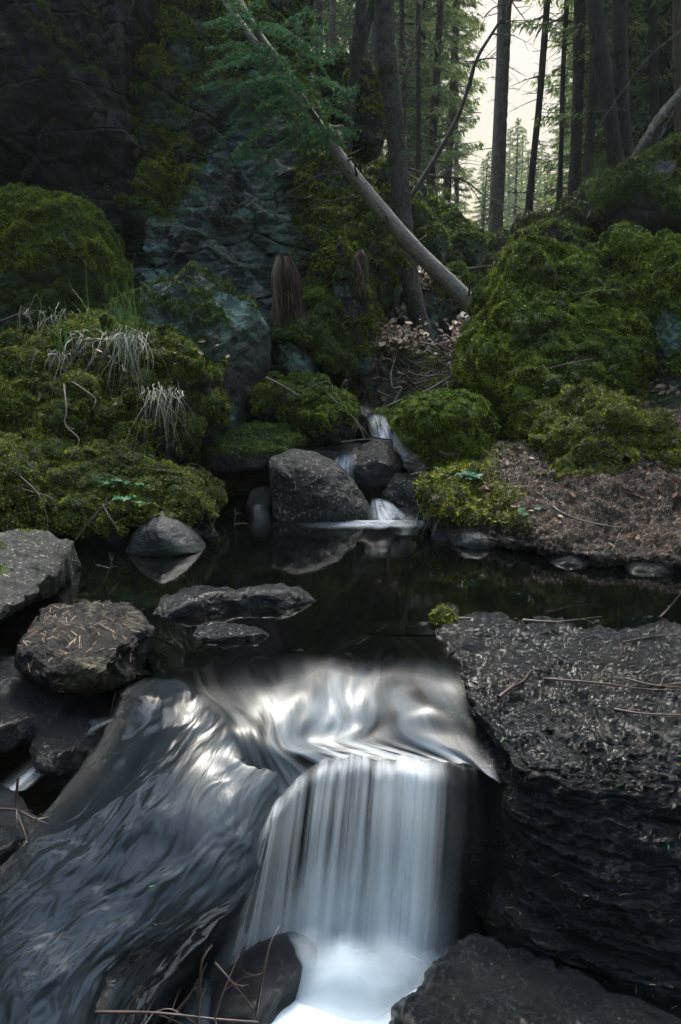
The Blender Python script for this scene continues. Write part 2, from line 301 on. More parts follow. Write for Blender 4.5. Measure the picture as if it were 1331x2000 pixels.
# blades scattered over a surface (moss, needles, leaves)
def scatter(V, Fc, mask, size_px=3.0, dens=4.0, K=1, smin=.006, smax=.06, width=.35, up=.25, spread=.9, flat=0.0, seedt=0, lift=0.0, cull=-.35):
    if Fc.shape[1] == 4: T = np.concatenate([Fc[:, [0, 1, 2]], Fc[:, [0, 2, 3]]])
    else: T = Fc
    a = V[T[:, 1]]-V[T[:, 0]]; b = V[T[:, 2]]-V[T[:, 0]]; fn = np.cross(a, b); ar = np.linalg.norm(fn, axis=1)/2; fn /= 2*ar[:, None]+1e-15
    c = V[T].mean(1); vd = np.array([0, 0, H])-c; dist = np.linalg.norm(vd, axis=1); fac = (fn*vd).sum(1)/dist
    s = np.clip(size_px*dist/717., smin, smax); mk = mask[T].mean(1)
    wgt = ar*np.clip(mk, 0, 1)/(s*s)*(fac > cull)*dens
    n = np.random.default_rng(seedt).poisson(wgt); idx = np.repeat(np.arange(len(T)), n)
    if len(idx) == 0: return None
    m_ = len(idx); r1 = np.sqrt(rng.random(m_)); r2 = rng.random(m_)
    p = V[T[idx, 0]]*(1-r1)[:, None]+V[T[idx, 1]]*(r1*(1-r2))[:, None]+V[T[idx, 2]]*(r1*r2)[:, None]
    nn = fn[idx]; rv = rng.normal(size=(m_, 3)); rv -= (rv*nn).sum(1)[:, None]*nn*(1 if flat else .3); rv /= np.linalg.norm(rv, axis=1)[:, None]
    d = nn*(1-flat)+rv*spread+np.array([0, 0, up]); d /= np.linalg.norm(d, axis=1)[:, None]
    wv = np.cross(d, rng.normal(size=(m_, 3))); wv /= np.linalg.norm(wv, axis=1)[:, None]
    L = s[idx]*rng.uniform(.6, 1.5, m_); W = L*width
    base = p-nn*(s[idx]*.2)[:, None]+nn*lift
    Vt = np.stack([base-wv*W[:, None], base+wv*W[:, None], base+d*L[:, None]], 1).reshape(-1, 3)
    return Vt, np.arange(m_*3).reshape(-1, 3), np.repeat(rng.random(m_), 3), p
def moss_child(parent, V, Fc, mask, m, name='moss', **kw):
    r = scatter(V, Fc, mask, **kw)
    if r is None: return
    return mesh_obj(name, r[0], r[1], m, parent, np.array(parent.location), {'tint': r[2]}, False)

def orient(V, Fc, C=None):    # make faces point towards the camera on average
    N_ = vnorm(V, Fc); vd = np.array([0, 0, H])-V if C is None else V-C
    if (N_*vd).sum(1).mean() < 0: Fc = Fc[:, ::-1].copy()
    return Fc
SURF = {}
def finish(name, label, cat, V, Fc, m, disp=.03, dscale=2.2, mossp=None, mossmat='moss', mossk=None, strat=None, seed=0, group=None, origin=None, C=None, lump=(.03, 8.0), facing=True):
    Fc = orient(V, Fc, C); N_ = vnorm(V, Fc)
    V = V+N_*(disp*(fbm(V*dscale, 5, seed, .56))-disp*.9*np.abs(fbm(V*dscale*1.9, 4, seed+9, .6))+disp*.3)[:, None]
    if strat:
        for si, (ax, fr, am) in enumerate(strat if isinstance(strat, list) else [strat]):
            ax = np.array(ax, float); ax /= np.linalg.norm(ax); wob = .35 if isinstance(strat, list) else 1.1
            q = (V@ax)*fr+fbm(V*1.1, 3, seed+5+si)*wob; fq = q-np.floor(q); hsh = noise(np.stack([np.floor(q)*1.7+.3, q*0+si, q*0], 1), seed); V = V+N_*(am*(fq*.9-sstep(.9, 1, fq)*.9-.4+.8*hsh)*(.5+.9*np.abs(noise(V*.9, seed+2+si))))[:, None]
    N_ = vnorm(V, Fc); mask = np.zeros(len(V))
    if mossp:
        upw, bias, namp, nsc = mossp[:4]
        mask = np.clip(.5+(N_[:, 2]*upw+bias+namp*fbm(V*nsc, 4, seed+31))*1.6, 0, 1)
        if len(mossp) > 4: mask *= mossp[4](V)
        lb = lump[0]*mask*(.4+.75*billow(V*lump[1], 3, seed+40)+.35*fbm(V*lump[1]*.4, 2, seed+44)); V = V+N_*lb[:, None]+np.array([0, 0, 1])*(lb*.3)[:, None]
    if origin is None: origin = np.array([V[:, 0].mean(), V[:, 1].mean(), V[:, 2].min()])
    SURF[label] = (V, Fc, mask); o = mesh_obj(name, V, Fc, M[m], None, origin, {'moss': mask}); tag(o, label, cat, group)
    if mossp: moss_child(o, V, Fc, sstep(.35, .65, mask+.25*noise(V*14, seed+3)), M[mossmat], **(dict(size_px=1.45, dens=3.0, seedt=seed, spread=.75) | (mossk or {}) | {}))
    return o, V, Fc, mask
def dense_outline(xz, nl, sm):
    c = np.array([(xz[:, 0].max()+xz[:, 0].min())/2, (xz[:, 1].max()+xz[:, 1].min())/2]); n = len(xz)
    t = np.linspace(0, 1, 30, endpoint=False)[None, :, None]; dn = (xz[:, None]*(1-t)+np.roll(xz, -1, 0)[:, None]*t).reshape(-1, 2)-c
    an = np.arctan2(dn[:, 1], dn[:, 0]); rr = np.hypot(dn[:, 0], dn[:, 1]); o_ = np.argsort(an); an = an[o_]; rr = rr[o_]
    ph = np.linspace(-pi, pi, nl, endpoint=False); rad = np.interp(ph, np.concatenate([an-2*pi, an, an+2*pi]), np.tile(rr, 3))
    for _ in range(sm): rad = (np.roll(rad, 1)+2*rad+np.roll(rad, -1))/4
    return c, ph, rad
def rock(name, label, out, Y, dep, m='boulder', p=2.4, lean=0.0, res=(150, 84), disp=.03, dscale=2.2, facets=5, fdepth=.8, seed=0, cat='boulder', sm=2, plan=None, **kw):
    """a solid stone: a traced outline standing at depth Y (or lying at height plan) swelled to its thickness dep on both sides"""
    if plan is None: W = np.array([P(a, b, Y) for a, b in out]); xz = W[:, [0, 2]]
    else: W = np.array([PZ(a, b, plan) for a, b in out]); xz = W[:, [0, 1]]
    nl, na = res; c, ph, rad = dense_outline(xz, nl, sm)
    la = np.linspace(-pi/2, pi/2, na); s = np.maximum(np.abs(np.cos(la))**(2/p), 1e-3); d = np.sign(np.sin(la))*np.abs(np.sin(la))**(2/p)
    A = c[0]+s[:, None]*rad*np.cos(ph); B = c[1]+s[:, None]*rad*np.sin(ph); D = np.where(d < 0, d*dep[0], d*dep[1])[:, None]*np.ones(nl)
    if plan is None: V = np.stack([A, Y+D, B], -1).reshape(-1, 3); C = np.array([c[0], Y, c[1]]); hs = np.array([np.ptp(xz[:, 0])/2, (dep[0]+dep[1])/2, np.ptp(xz[:, 1])/2])
    else: V = np.stack([A, B, plan+D], -1).reshape(-1, 3); C = np.array([c[0], c[1], plan]); hs = np.array([np.ptp(xz[:, 0])/2, np.ptp(xz[:, 1])/2, (dep[0]+dep[1])/2])
    rs = np.random.default_rng(seed+100)
    for k in range(facets):
        nrm = rs.normal(size=3); nrm[1] = -abs(nrm[1]); nrm /= np.linalg.norm(nrm); q = (V-C)/hs; t = q@nrm; lim = fdepth*rs.uniform(.85, 1.1)
        V = V-(np.maximum(0, t-lim)*.85)[:, None]*nrm*hs
    if plan is None: V[:, 1] += lean*(V[:, 2]-c[1])
    else: V[:, 2] += lean*(V[:, 1]-c[1])
    return finish(name, label, cat, V, gridF(nl, na, True), m, disp, dscale, seed=seed, C=C, **kw)
def sheet(name, label, cat, ctrl, nu, nv, m, **kw):
    V, Fc = sheetV(ctrl, nu, nv); return finish(name, label, cat, V, Fc, m, **kw)
def struct(o, kind='structure'):
    if 'category' in o: del o['category']
    o['kind'] = kind; return o

# ------------------------------------------------------------------ terrain
AX = [(-10, 0), (2, 0), (4.2, -.1), (5.3, .28), (7.5, 1.25), (14, 2.9), (30, 6.7), (60, 13), (400, 60)]
AZ = [(-10, -.8), (2.2, -.75), (2.5, -.35), (4.3, -.3), (4.9, .0), (5.5, .38), (7.5, 1.0), (14, 2.45), (30, 4.3), (60, 7.2), (120, 10), (400, 14)]
def terr(x, Y):
    x = np.asarray(x, float); Y = np.asarray(Y, float)
    ax = np.interp(Y, *zip(*AX)); z0 = np.interp(Y, *zip(*AZ)); d = x-ax
    wd = np.interp(Y, [0, 4.5, 6, 9, 20, 60], [2.2, 1.7, .9, .5, 1.0, 4]); r = np.maximum(0, d-wd); l = np.maximum(0, -d-wd)
    zr = .62*np.minimum(r, 3)+.42*np.clip(r-3, 0, 12)+.1*np.clip(r-15, 0, 60); lb = sstep(7.5, 11, Y)+sstep(-8.5, -11.5, x)*(Y <= 7.5); lb = np.clip(lb, 0, 1); zl = lb*(1.0*np.minimum(l, 3.2)+.3*np.clip(l-3.2, 0, 14)+.1*np.clip(l-17, 0, 60))
    p = np.stack([x, Y, x*0], -1); near = np.clip(Y/8, .15, 1)
    return z0+zr+zl+.22*near*fbm(p*.5, 4, 2)+.07*near*fbm(p*2.2, 4, 5)
g = np.linspace(-1, 1, 300); gx = np.sinh(g*4.6)/np.sinh(4.6)*220+.8; gy = np.linspace(0, 1, 340); gy = np.sinh(gy*3.8-.35)/np.sinh(3.45)*300+3.0
X_, Y_ = np.meshgrid(gx, gy); V = np.stack([X_, Y_, terr(X_, Y_)], -1).reshape(-1, 3)
V[:, 2] += .02*fbm(V*7, 3, 8); Fg = gridF(300, 340)
g_o = mesh_obj('ground', V, Fg, M['floor']); tag(g_o, 'brown forest floor with needles and moss running up the gorge', None, kind='structure')
GV, GF = V, Fg

# ------------------------------------------------------------------ cliffs
def prow(y, pts, Yadd=0): return [P(px, y if len(t) == 1 else t[1], t[0]+Yadd) for px, *t in pts]
# far-left dark wall
rows = []
for y, dY in ((1150, -.2), (700, 0), (560, .1), (400, .15), (250, .0), (100, .0), (-80, .1), (-350, .3), (-750, .6)):
    rows.append([P(px, y, Y+dY) for px, Y in ((-2600, 2.2), (-1500, 4.4), (-700, 5.9), (-250, 6.5), (0, 6.7), (110, 6.75), (200, 6.8), (246, 6.9), (262, 7.6), (275, 8.8))])
rows.append([v+np.array([-1, 2.5, .5]) for v in rows[-1]])
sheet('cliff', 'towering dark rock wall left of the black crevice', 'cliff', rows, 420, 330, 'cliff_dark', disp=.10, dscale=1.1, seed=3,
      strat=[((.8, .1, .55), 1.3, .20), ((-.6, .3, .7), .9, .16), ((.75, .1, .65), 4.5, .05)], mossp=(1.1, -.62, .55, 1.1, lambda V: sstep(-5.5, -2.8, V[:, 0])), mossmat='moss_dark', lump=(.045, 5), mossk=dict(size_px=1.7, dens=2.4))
# main buttress
re_ = [(1150, 720, 5.6), (900, 722, 5.75), (780, 728, 5.9), (640, 738, 6.1), (520, 765, 6.3), (440, 742, 6.5), (370, 700, 6.7), (290, 655, 6.9), (200, 622, 7.1), (100, 600, 7.3), (0, 578, 7.5), (-150, 545, 7.7), (-400, 500, 8.1)]
rows = []
for y, xr, Y in re_:
    x0 = 262+8*sin(y*.02); ww = xr-x0
    bul = .35*math.exp(-((y-470)/150)**2)
    rows.append([P(x0+12, y, Y+1.6), P(x0, y, Y+.55), P(x0+.08*ww, y, Y+.12), P(x0+.3*ww, y, Y-.12), P(x0+.55*ww, y, Y-.1-bul*.3), P(x0+.78*ww, y, Y-.05-bul), P(x0+.93*ww, y, Y+.1), P(xr, y, Y+.45), P(xr-8, y, Y+1.2), P(xr-30, y, Y+3)])
rows.append([v+np.array([0, 2.5, .3]) for v in rows[-1]])
def bmask(V):   # moss grows in patches: the crevice edge, the nose over the gully and the top
    return np.clip(.25+1.3*np.exp(-((V[:, 0]+1.75)/.42)**2)*sstep(1.9, 2.4, V[:, 2])+1.1*sstep(-.55, -.05, V[:, 0])+.7*sstep(2.6, 3.3, V[:, 2]), 0, 1)
sheet('cliff', 'mossy green rock buttress right of the black crevice under hanging spruce boughs', 'cliff', rows, 380, 420, 'cliff', disp=.10, dscale=1.2, seed=8,
      strat=[((.5, .15, .85), 1.5, .20), ((.9, -.2, -.3), 1.0, .20), ((.55, .15, .8), 5.5, .05)], mossp=(1.0, -.10, .6, 1.5, bmask), mossmat='moss', lump=(.05, 5), mossk=dict(size_px=1.7, dens=2.6))

def R_(name, label, out, Y, dep, m='boulder', **kw): return rock(name, label, out, Y, dep, m, **kw)
MO = (1.0, .05, .45, 1.8)     # moss-heavy
# back ridge beyond the fallen trunk
rows = []
for r in range(7):
    t = r/6
    pts = [(700, 640-300*t, 7.6+2*t), (760, 650-315*t, 7.9+1.8*t), (810, 650-275*t, 8.2+1.9*t), (860, 640-240*t, 8.6+2.2*t), (905, 610-165*t, 9.4+2.2*t), (950, 560-70*t, 10.6+1.4*t), (975, 530-25*t, 11.5+1*t), (985, 520, 13)]
    rows.append([P(*q) for q in pts])
rows.append([v+np.array([-.5, 2.5, .1]) for v in rows[-1]])
sheet('rock_ridge', 'mossy rock ridge running down to the gully behind the fallen trunk', 'rocks', rows, 200, 150, 'boulder_teal', disp=.28, dscale=1.3, seed=12, strat=((.6, .1, .7), 1.8, .16),
      mossp=(1.2, -.25, .7, 1.6), mossmat='moss', lump=(.06, 5), mossk=dict(size_px=2.4, dens=2.2))
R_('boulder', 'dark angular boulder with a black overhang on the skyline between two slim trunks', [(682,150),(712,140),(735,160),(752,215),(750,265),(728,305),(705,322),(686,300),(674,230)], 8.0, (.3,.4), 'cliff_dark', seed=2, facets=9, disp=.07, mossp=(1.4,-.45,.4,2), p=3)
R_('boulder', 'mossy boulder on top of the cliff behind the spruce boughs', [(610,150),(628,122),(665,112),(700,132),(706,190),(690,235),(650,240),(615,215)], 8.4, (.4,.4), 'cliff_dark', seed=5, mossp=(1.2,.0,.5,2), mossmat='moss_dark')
R_('boulder', 'small green-topped boulder sticking out beside the standing spruce trunk', [(782,410),(800,396),(832,400),(838,425),(825,445),(795,448)], 8.2, (.25,.4), 'boulder_teal', seed=6, mossp=(1.6,-.3,.3,2))
R_('boulder', 'large overhanging boulder at the far end of the ridge by the gully mouth', [(862,470),(880,448),(915,452),(940,478),(950,500),(935,520),(905,530),(872,515)], 10.2, (.5,.6), 'boulder_teal', seed=7, facets=8, mossp=(1.5,-.5,.4,1.5), p=3)
R_('boulder', 'mossy boulder low on the ridge above the fallen trunk', [(800,455),(835,425),(870,455),(880,500),(850,530),(805,520)], 9.2, (.4,.5), 'boulder_teal', seed=9, facets=8, mossp=(1.5,-.3,.4,1.5))
R_('boulder', 'block-shaped rock with dead leaves on top behind the standing spruce', [(742,585),(752,552),(795,535),(860,545),(888,590),(897,650),(885,700),(820,715),(745,705)], 7.7, (.45,.5), 'boulder_teal', seed=10, facets=7, mossp=(.9,-.2,.6,2, lambda V: sstep(.75,1.05,V[:,0])+.25), p=3.2, lean=.1)
R_('boulder', 'small mossy knob just above the lower end of the fallen trunk', [(872,545),(880,524),(898,522),(907,545),(900,575),(878,578)], 8.2, (.2,.2), 'boulder', seed=11, mossp=(1,.3,.2,2))
R_('boulder', 'mossy stone under the lower end of the fallen trunk', [(905,590),(925,572),(955,585),(965,615),(940,640),(905,630)], 7.7, (.25,.3), 'boulder', seed=13, mossp=(1.2,.1,.4,2))
R_('boulder', 'pale grey stone beside the lower end of the fallen trunk', [(893,620),(905,608),(925,625),(925,645),(900,650)], 7.4, (.15,.2), 'pale', seed=14, facets=8)
# diagonal slabs between buttress and gully
R_('rock_slab', 'long dark tilted slab leaning over the gully beside the leaf-covered block', [(640,470),(662,462),(690,520),(722,610),(744,700),(742,795),(722,790),(690,715),(655,600)], 6.05, (.10,.5), 'cliff', seed=20, facets=9, fdepth=.75, p=4.5, sm=0, disp=.035, dscale=4, strat=((.85, .2, .5), 9, .03), mossp=(1.1,-.30,.6,3), cat='rock slab', lean=.12)
R_('rock_slab', 'second tilted slab with a green edge behind the long dark slab', [(662,500),(685,490),(720,560),(742,620),(748,680),(725,660),(695,600)], 6.3, (.12,.5), 'cliff', seed=21, facets=8, p=4, sm=0, strat=((.85, .2, .5), 9, .03), mossp=(1.3,-.3,.5,2.5), cat='rock slab')
R_('boulder', 'teal lichened stone with cracks under the hanging roots', [(522,705),(535,665),(565,650),(600,668),(622,705),(618,750),(575,762),(525,755)], 5.6, (.22,.3), 'boulder_teal', seed=22, facets=8, disp=.03, mossp=(.8,-.65,.4,3))
R_('mossy_ledge', 'dark green mossy ledge curving down right of the hanging roots', [(585,640),(602,610),(640,650),(665,705),(664,738),(640,730),(618,700),(598,680)], 5.55, (.12,.35), 'boulder', seed=23, mossp=(.8,.3,.4,3), mossmat='moss_dark', cat='rock ledge')
R_('mossy_ledge', 'mossy ledge on which the foot of the hanging roots rests', [(530,645),(545,630),(590,632),(625,668),(610,690),(570,665),(535,672)], 5.6, (.2,.3), 'boulder', seed=24, mossp=(.8,.35,.4,3), mossmat='moss_dark', cat='rock ledge')
R_('mossy_ledge', 'narrow mossy ledge in the gap right of the cracked teal stone', [(600,590),(625,590),(665,640),(690,720),(680,760),(655,700),(625,640)], 5.8, (.1,.4), 'slab', seed=25, mossp=(.8,.0,.5,3), mossmat='moss_dark', cat='rock ledge')
# left boulders
R_('boulder', 'big moss-covered boulder at the left edge under the dark rock wall', [(-120,450),(-60,400),(0,388),(50,388),(110,395),(165,420),(200,455),(225,500),(243,545),(225,590),(160,620),(60,625),(-80,620)], 5.9, (.7,.6), 'boulder_teal', res=(240,130), seed=30, mossp=(.75,.22,.55,1.9), mossmat='moss', lump=(.05,6.5), lean=.25, facets=4)
R_('boulder', 'overhanging lichened boulder with a brown mossy rim behind the grass tuft', [(232,565),(262,527),(330,514),(385,533),(428,572),(490,600),(522,650),(522,715),(508,790),(470,850),(420,900),(330,900),(235,800),(205,650)], 5.25, (.6,.6), 'boulder_teal', res=(240,130), seed=31, mossp=(1.1,-.72,.45,2.2), mossmat='moss_dark', lump=(.05,8), p=3, facets=6, fdepth=.85)
R_('mossy_bank', 'dim mossy hummock between the left boulders and the grass tuft', [(-220,680),(-60,610),(40,590),(120,582),(195,580),(250,620),(240,700),(120,760),(-60,780),(-220,780)], 5.5, (.3,.5), 'boulder', res=(200,100), seed=32, mossp=(.8,.1,.6,2.5), mossmat='moss_dark', lump=(.05,7), disp=.11, dscale=2.6, cat='moss bank', lean=.4)
R_('mossy_bank', 'tall yellow-green moss mound with a grass tuft on its top', [(-240,800),(-100,745),(0,722),(80,690),(150,650),(220,642),(300,672),(370,705),(410,750),(434,810),(425,850),(375,900),(345,950),(290,975),(150,985),(0,960),(-240,960)], 4.65, (.5,.7), 'boulder', res=(320,170), seed=33, mossp=(.9,.12,.6,2.6, lambda V: 1-.9*sstep(-.98,-.8,V[:,0])*sstep(.62,.35,V[:,2])), mossmat='moss_yellow', lump=(.06,7), mossk=dict(size_px=2.0, dens=3.4, width=.26, spread=1.0, smax=.03), disp=.11, dscale=2.6, cat='moss bank', lean=.35)
R_('mossy_bank', 'low moss bank at the waterline behind the pointed grey stone', [(60,905),(140,900),(230,928),(320,945),(385,972),(430,1008),(420,1045),(330,1070),(150,1075),(60,1070)], 3.98, (.3,.5), 'wet', res=(260,130), seed=34, mossp=(1.3,.12,.4,3, lambda V: sstep(.03,.09,V[:,2])), mossmat='moss_yellow', lump=(.04,9), mossk=dict(size_px=2.0, dens=3.4, width=.26, spread=1.0), disp=.11, dscale=2.6, cat='moss bank', lean=.4)
R_('mossy_bank', 'golden moss lobe at the left edge above the flat dark slab', [(-200,850),(-60,860),(10,900),(60,950),(85,1010),(70,1060),(-50,1080),(-200,1080)], 3.75, (.3,.5), 'wet', res=(200,100), seed=35, mossp=(1,.4,.4,3), mossmat='moss_yellow', lump=(.04,9), mossk=dict(size_px=2.1, dens=3.4, width=.26, spread=1.0), disp=.11, dscale=2.6, cat='moss bank', lean=.4)
R_('mossy_bank', 'moss shelf filling the slope between the tall mound and the golden lobe', [(-200,800),(0,790),(60,860),(160,890),(260,930),(240,990),(100,1010),(-200,960)], 4.25, (.35,.4), 'boulder', res=(220,100), seed=36, mossp=(1,.35,.45,3), mossmat='moss_yellow', lump=(.05,8), mossk=dict(size_px=2.0, dens=3.4, width=.26, spread=1.0), disp=.11, dscale=2.6, cat='moss bank', lean=.5)
R_('boulder', 'small dark mossy stone in the hollow beside the moss mound', [(345,960),(352,942),(380,935),(408,945),(412,965),(395,980),(352,980)], 4.35, (.12,.2), 'wet', seed=37, mossp=(1,.0,.3,4), mossmat='moss_dark')
# middle rocks
R_('rock_ledge', 'moss-covered ledge sloping down to the little cascade', [(505,785),(520,752),(560,745),(620,760),(680,800),(735,850),(728,872),(660,868),(590,862),(530,855),(505,830)], 5.05, (.25,.4), 'slab', res=(220,110), seed=40, disp=.08, dscale=3.5, facets=9, fdepth=.75, mossp=(1.3,-.22,.55,3.5, lambda V: 1-.75*sstep(.05,.18,V[:,0])), mossmat='moss', lump=(.05,8), cat='rock ledge', lean=.4)
R_('rock_slab', 'dark thin slab jutting over the black hollow left of the speckled boulder', [(378,915),(430,872),(500,848),(558,852),(600,880),(560,900),(490,905),(420,930),(380,935)], 4.75, (.3,.5), 'slab', seed=41, facets=8, mossp=(1.4,-.75,.4,3), mossmat='moss_dark', cat='rock slab')
R_('rock_slab', 'lower slab in shadow behind the speckled boulder', [(540,880),(600,862),(680,868),(730,885),(700,905),(640,900),(560,920)], 4.95, (.2,.5), 'slab', seed=42, facets=8, cat='rock slab')
R_('boulder', 'rounded boulder speckled with shed needles at the far edge of the pool', [(517,940),(530,897),(572,879),(620,885),(662,908),(702,948),(729,988),(737,1022),(700,1060),(540,1060),(521,1010)], 4.42, (.3,.35), 'speckled', res=(220,120), seed=43, facets=3, fdepth=.9, disp=.02, mossp=(.2,-.5,.4,3), p=2.2)
R_('boulder', 'wet black stone with a side trickle left of the speckled boulder', [(484,985),(495,962),(515,955),(530,970),(532,1035),(490,1040)], 4.4, (.15,.2), 'wet', seed=44)
R_('boulder', 'wet black rock between the two small cascades', [(668,912),(690,880),(735,862),(778,868),(792,900),(785,955),(745,990),(705,972),(676,940)], 4.85, (.2,.3), 'wet', seed=45, facets=8, fdepth=.75)
R_('boulder', 'dark round stone under the pale-edged mossy boulder', [(752,965),(775,930),(812,928),(845,955),(858,1000),(840,1035),(760,1035)], 4.62, (.2,.3), 'speckled', seed=46)
R_('boulder', 'low wet stone where the cascade enters the pool', [(770,1008),(785,998),(812,996),(838,1006),(840,1040),(770,1040)], 4.35, (.15,.2), 'wet', seed=47)
R_('boulder', 'pale-edged boulder with a thick moss cap right of the cascade', [(772,868),(783,828),(825,798),(880,790),(935,815),(955,880),(945,950),(905,978),(850,968),(805,935),(782,900)], 4.9, (.32,.4), 'pale', res=(220,120), seed=48, facets=6, fdepth=.8, disp=.035, dscale=3, mossp=(.5,.15,.25,2.5, lambda V: sstep(.40,.47,V[:,0]+.9*(V[:,2]-.40)+.04*noise(V*7))), lump=(.06,8), mossmat='moss', p=2.3)
R_('boulder', 'dark mossy stone above the upper cascade', [(722,840),(740,818),(780,815),(800,835),(790,862),(740,862)], 5.3, (.15,.25), 'wet', seed=49, mossp=(1.3,-.5,.4,3))
R_('boulder', 'moss-topped stone at the head of the cascade below the branches', [(775,812),(800,790),(860,785),(905,775),(935,800),(900,830),(800,835)], 5.5, (.2,.4), 'boulder', seed=50, mossp=(1.4,-.3,.4,3), lean=.4)
R_('boulder', 'flat mossy stone half buried under the heap of branches', [(820,775),(840,755),(900,742),(945,745),(960,770),(900,785),(830,790)], 6.0, (.2,.5), 'boulder', seed=51, mossp=(1.4,-.2,.4,3), lean=.4)
R_('boulder', 'wet grey stone in the stream bed below the fallen trunk', [(900,735),(905,712),(935,705),(950,722),(945,745),(910,748)], 6.4, (.15,.3), 'greystone', seed=52)
R_('boulder', 'small wet stone beside the upper cascade', [(690,805),(705,795),(725,800),(730,820),(715,840),(695,835)], 5.4, (.12,.2), 'wet', seed=53)
R_('boulder', 'dark boulder at the foot of the standing spruce trunk', [(735,745),(750,700),(800,690),(860,700),(875,750),(840,790),(750,795)], 6.6, (.3,.5), 'wet', seed=54, mossp=(1.3,-.5,.4,3))
# right side
R_('boulder', 'huge moss-covered boulder right of the gully', [(955,640),(972,590),(1008,532),(1055,484),(1108,463),(1160,457),(1198,480),(1225,540),(1245,620),(1262,700),(1268,800),(1220,880),(1060,960),(960,965),(925,870),(913,770),(925,700)], 5.7, (.75,.8), 'boulder_teal', res=(360,210), seed=60, mossp=(.85,.22,.55,2.1), mossmat='moss', lump=(.075,5.5), lean=.38, p=2.3, disp=.05, mossk=dict(size_px=1.5, dens=3.2))
R_('boulder', 'mossy boulder with bare teal rock streaks at the right edge', [(1192,490),(1212,455),(1262,450),(1331,478),(1450,520),(1560,640),(1500,800),(1400,840),(1290,830),(1245,770),(1225,640)], 5.6, (.45,.7), 'boulder_teal', res=(280,150), seed=61, mossp=(.7,.12,.75,1.9), mossmat='moss', lump=(.05,7), lean=.3, disp=.05)
R_('mossy_bank', 'olive moss mound on the litter bank in front of the huge mossy boulder', [(1046,905),(1062,855),(1110,818),(1180,808),(1245,822),(1290,850),(1310,900),(1200,975),(1060,975)], 4.45, (.3,.5), 'soil', res=(240,120), seed=62, disp=.12, dscale=3, lean=.5, p=3, mossp=(.7,.4,.4,3), mossmat='moss_yellow', lump=(.04,9), mossk=dict(size_px=1.8, dens=3.4, width=.3), cat='moss bank')
R_('mossy_bank', 'steep mossy bank with hanging grass under the right-hand trees', [(1172,420),(1188,365),(1240,330),(1331,288),(1500,240),(1640,300),(1600,500),(1331,500),(1200,470)], 6.9, (.7,.9), 'boulder', res=(220,110), seed=63, mossp=(.7,.1,.6,2), mossmat='moss_dark', lump=(.06,6), lean=.35, cat='moss bank')
R_('rock_slab', 'dark layered rock sloping down behind the huge mossy boulder', [(962,560),(985,520),(1020,470),(1080,430),(1140,425),(1160,460),(1060,510),(1000,580),(965,610)], 7.6, (.4,.6), 'slab', seed=64, facets=6, disp=.1, mossp=(1.2,-.5,.6,2), cat='rock slab', lean=.3)
R_('mossy_bank', 'rough mossy slope edge above the gully mouth', [(980,500),(1040,440),(1120,400),(1180,370),(1200,440),(1120,470),(1040,520)], 8.6, (.5,.8), 'soil', seed=65, disp=.15, mossp=(.9,-.2,.7,2), mossmat='moss_dark', cat='moss bank', lean=.5)
# right bank
def PZr(L, z): return [PZ(a, b, z) for a, b in L]
cx_ = (822, 900, 1050, 1200, 1400, 1750)
rows = [PZr(zip(cx_, (1055,1085,1108,1122,1140,1170)), -.15), PZr(zip(cx_, (1036,1062,1086,1103,1118,1140)), -.01),
        PZr(zip(cx_, (1010,1030,1062,1080,1092,1110)), .07)]
for ys, Ys in (((975,985,1008,1025,1025,1030), (3.95,3.85,3.72,3.62,3.6,3.6)), ((965,955,945,940,925,910), (4.25,4.15,4.08,4.0,4,4)), ((955,930,890,865,850,820), (4.7,4.6,4.5,4.4,4.4,4.4)), ((940,900,850,810,780,700), (5.2,5.1,5.0,5.0,5.0,5.0))):
    rows.append([P(a, b, c_) for a, b, c_ in zip(cx_, ys, Ys)])
def bankmask(V): return sstep(1.25, .75, V[:, 0]+.35*noise(V*3, 4))*sstep(.06, .12, V[:, 2])
bank, BV, BF, Bm = sheet('litter_bank', 'low bank of dead leaves and needles with a yellow moss nose right of the pool', 'bank', rows, 340, 200, 'soil', disp=.055, dscale=3.4, seed=70, mossp=(.6, .45, .5, 3, bankmask), mossmat='moss_yellow', lump=(.05, 9), mossk=dict(size_px=3.8, dens=5, width=.22, spread=1.2))
R_('boulder', 'grey wet stone at the waterline under the yellow moss nose', [(885,1062),(900,1040),(935,1036),(965,1052),(975,1075),(940,1088),(890,1085)], 3.68, (.08,.15), 'greystone', seed=71, facets=6, disp=.01, res=(90,50))
R_('boulder', 'small black stone at the waterline left of the grey one', [(845,1050),(858,1034),(878,1038),(884,1056),(865,1070),(848,1066)], 3.8, (.06,.1), 'wet', seed=72, disp=.01, res=(80,44))
R_('boulder', 'long black stone awash below the litter bank', [(1060,1105),(1090,1086),(1150,1084),(1190,1098),(1180,1118),(1100,1120)], 3.38, (.06,.12), 'wet', seed=73, disp=.015, res=(100,50))
R_('boulder', 'black stone at the foot of the litter bank near the right edge', [(1215,1120),(1235,1098),(1290,1095),(1331,1108),(1331,1135),(1240,1136)], 3.28, (.06,.12), 'wet', seed=74, disp=.015, res=(100,50))
R_('boulder', 'small stone awash beside the pointed grey stone', [(205,1072),(218,1058),(245,1060),(252,1076),(235,1088),(210,1086)], 3.68, (.07,.1), 'wet', seed=75, disp=.01, res=(80,44))
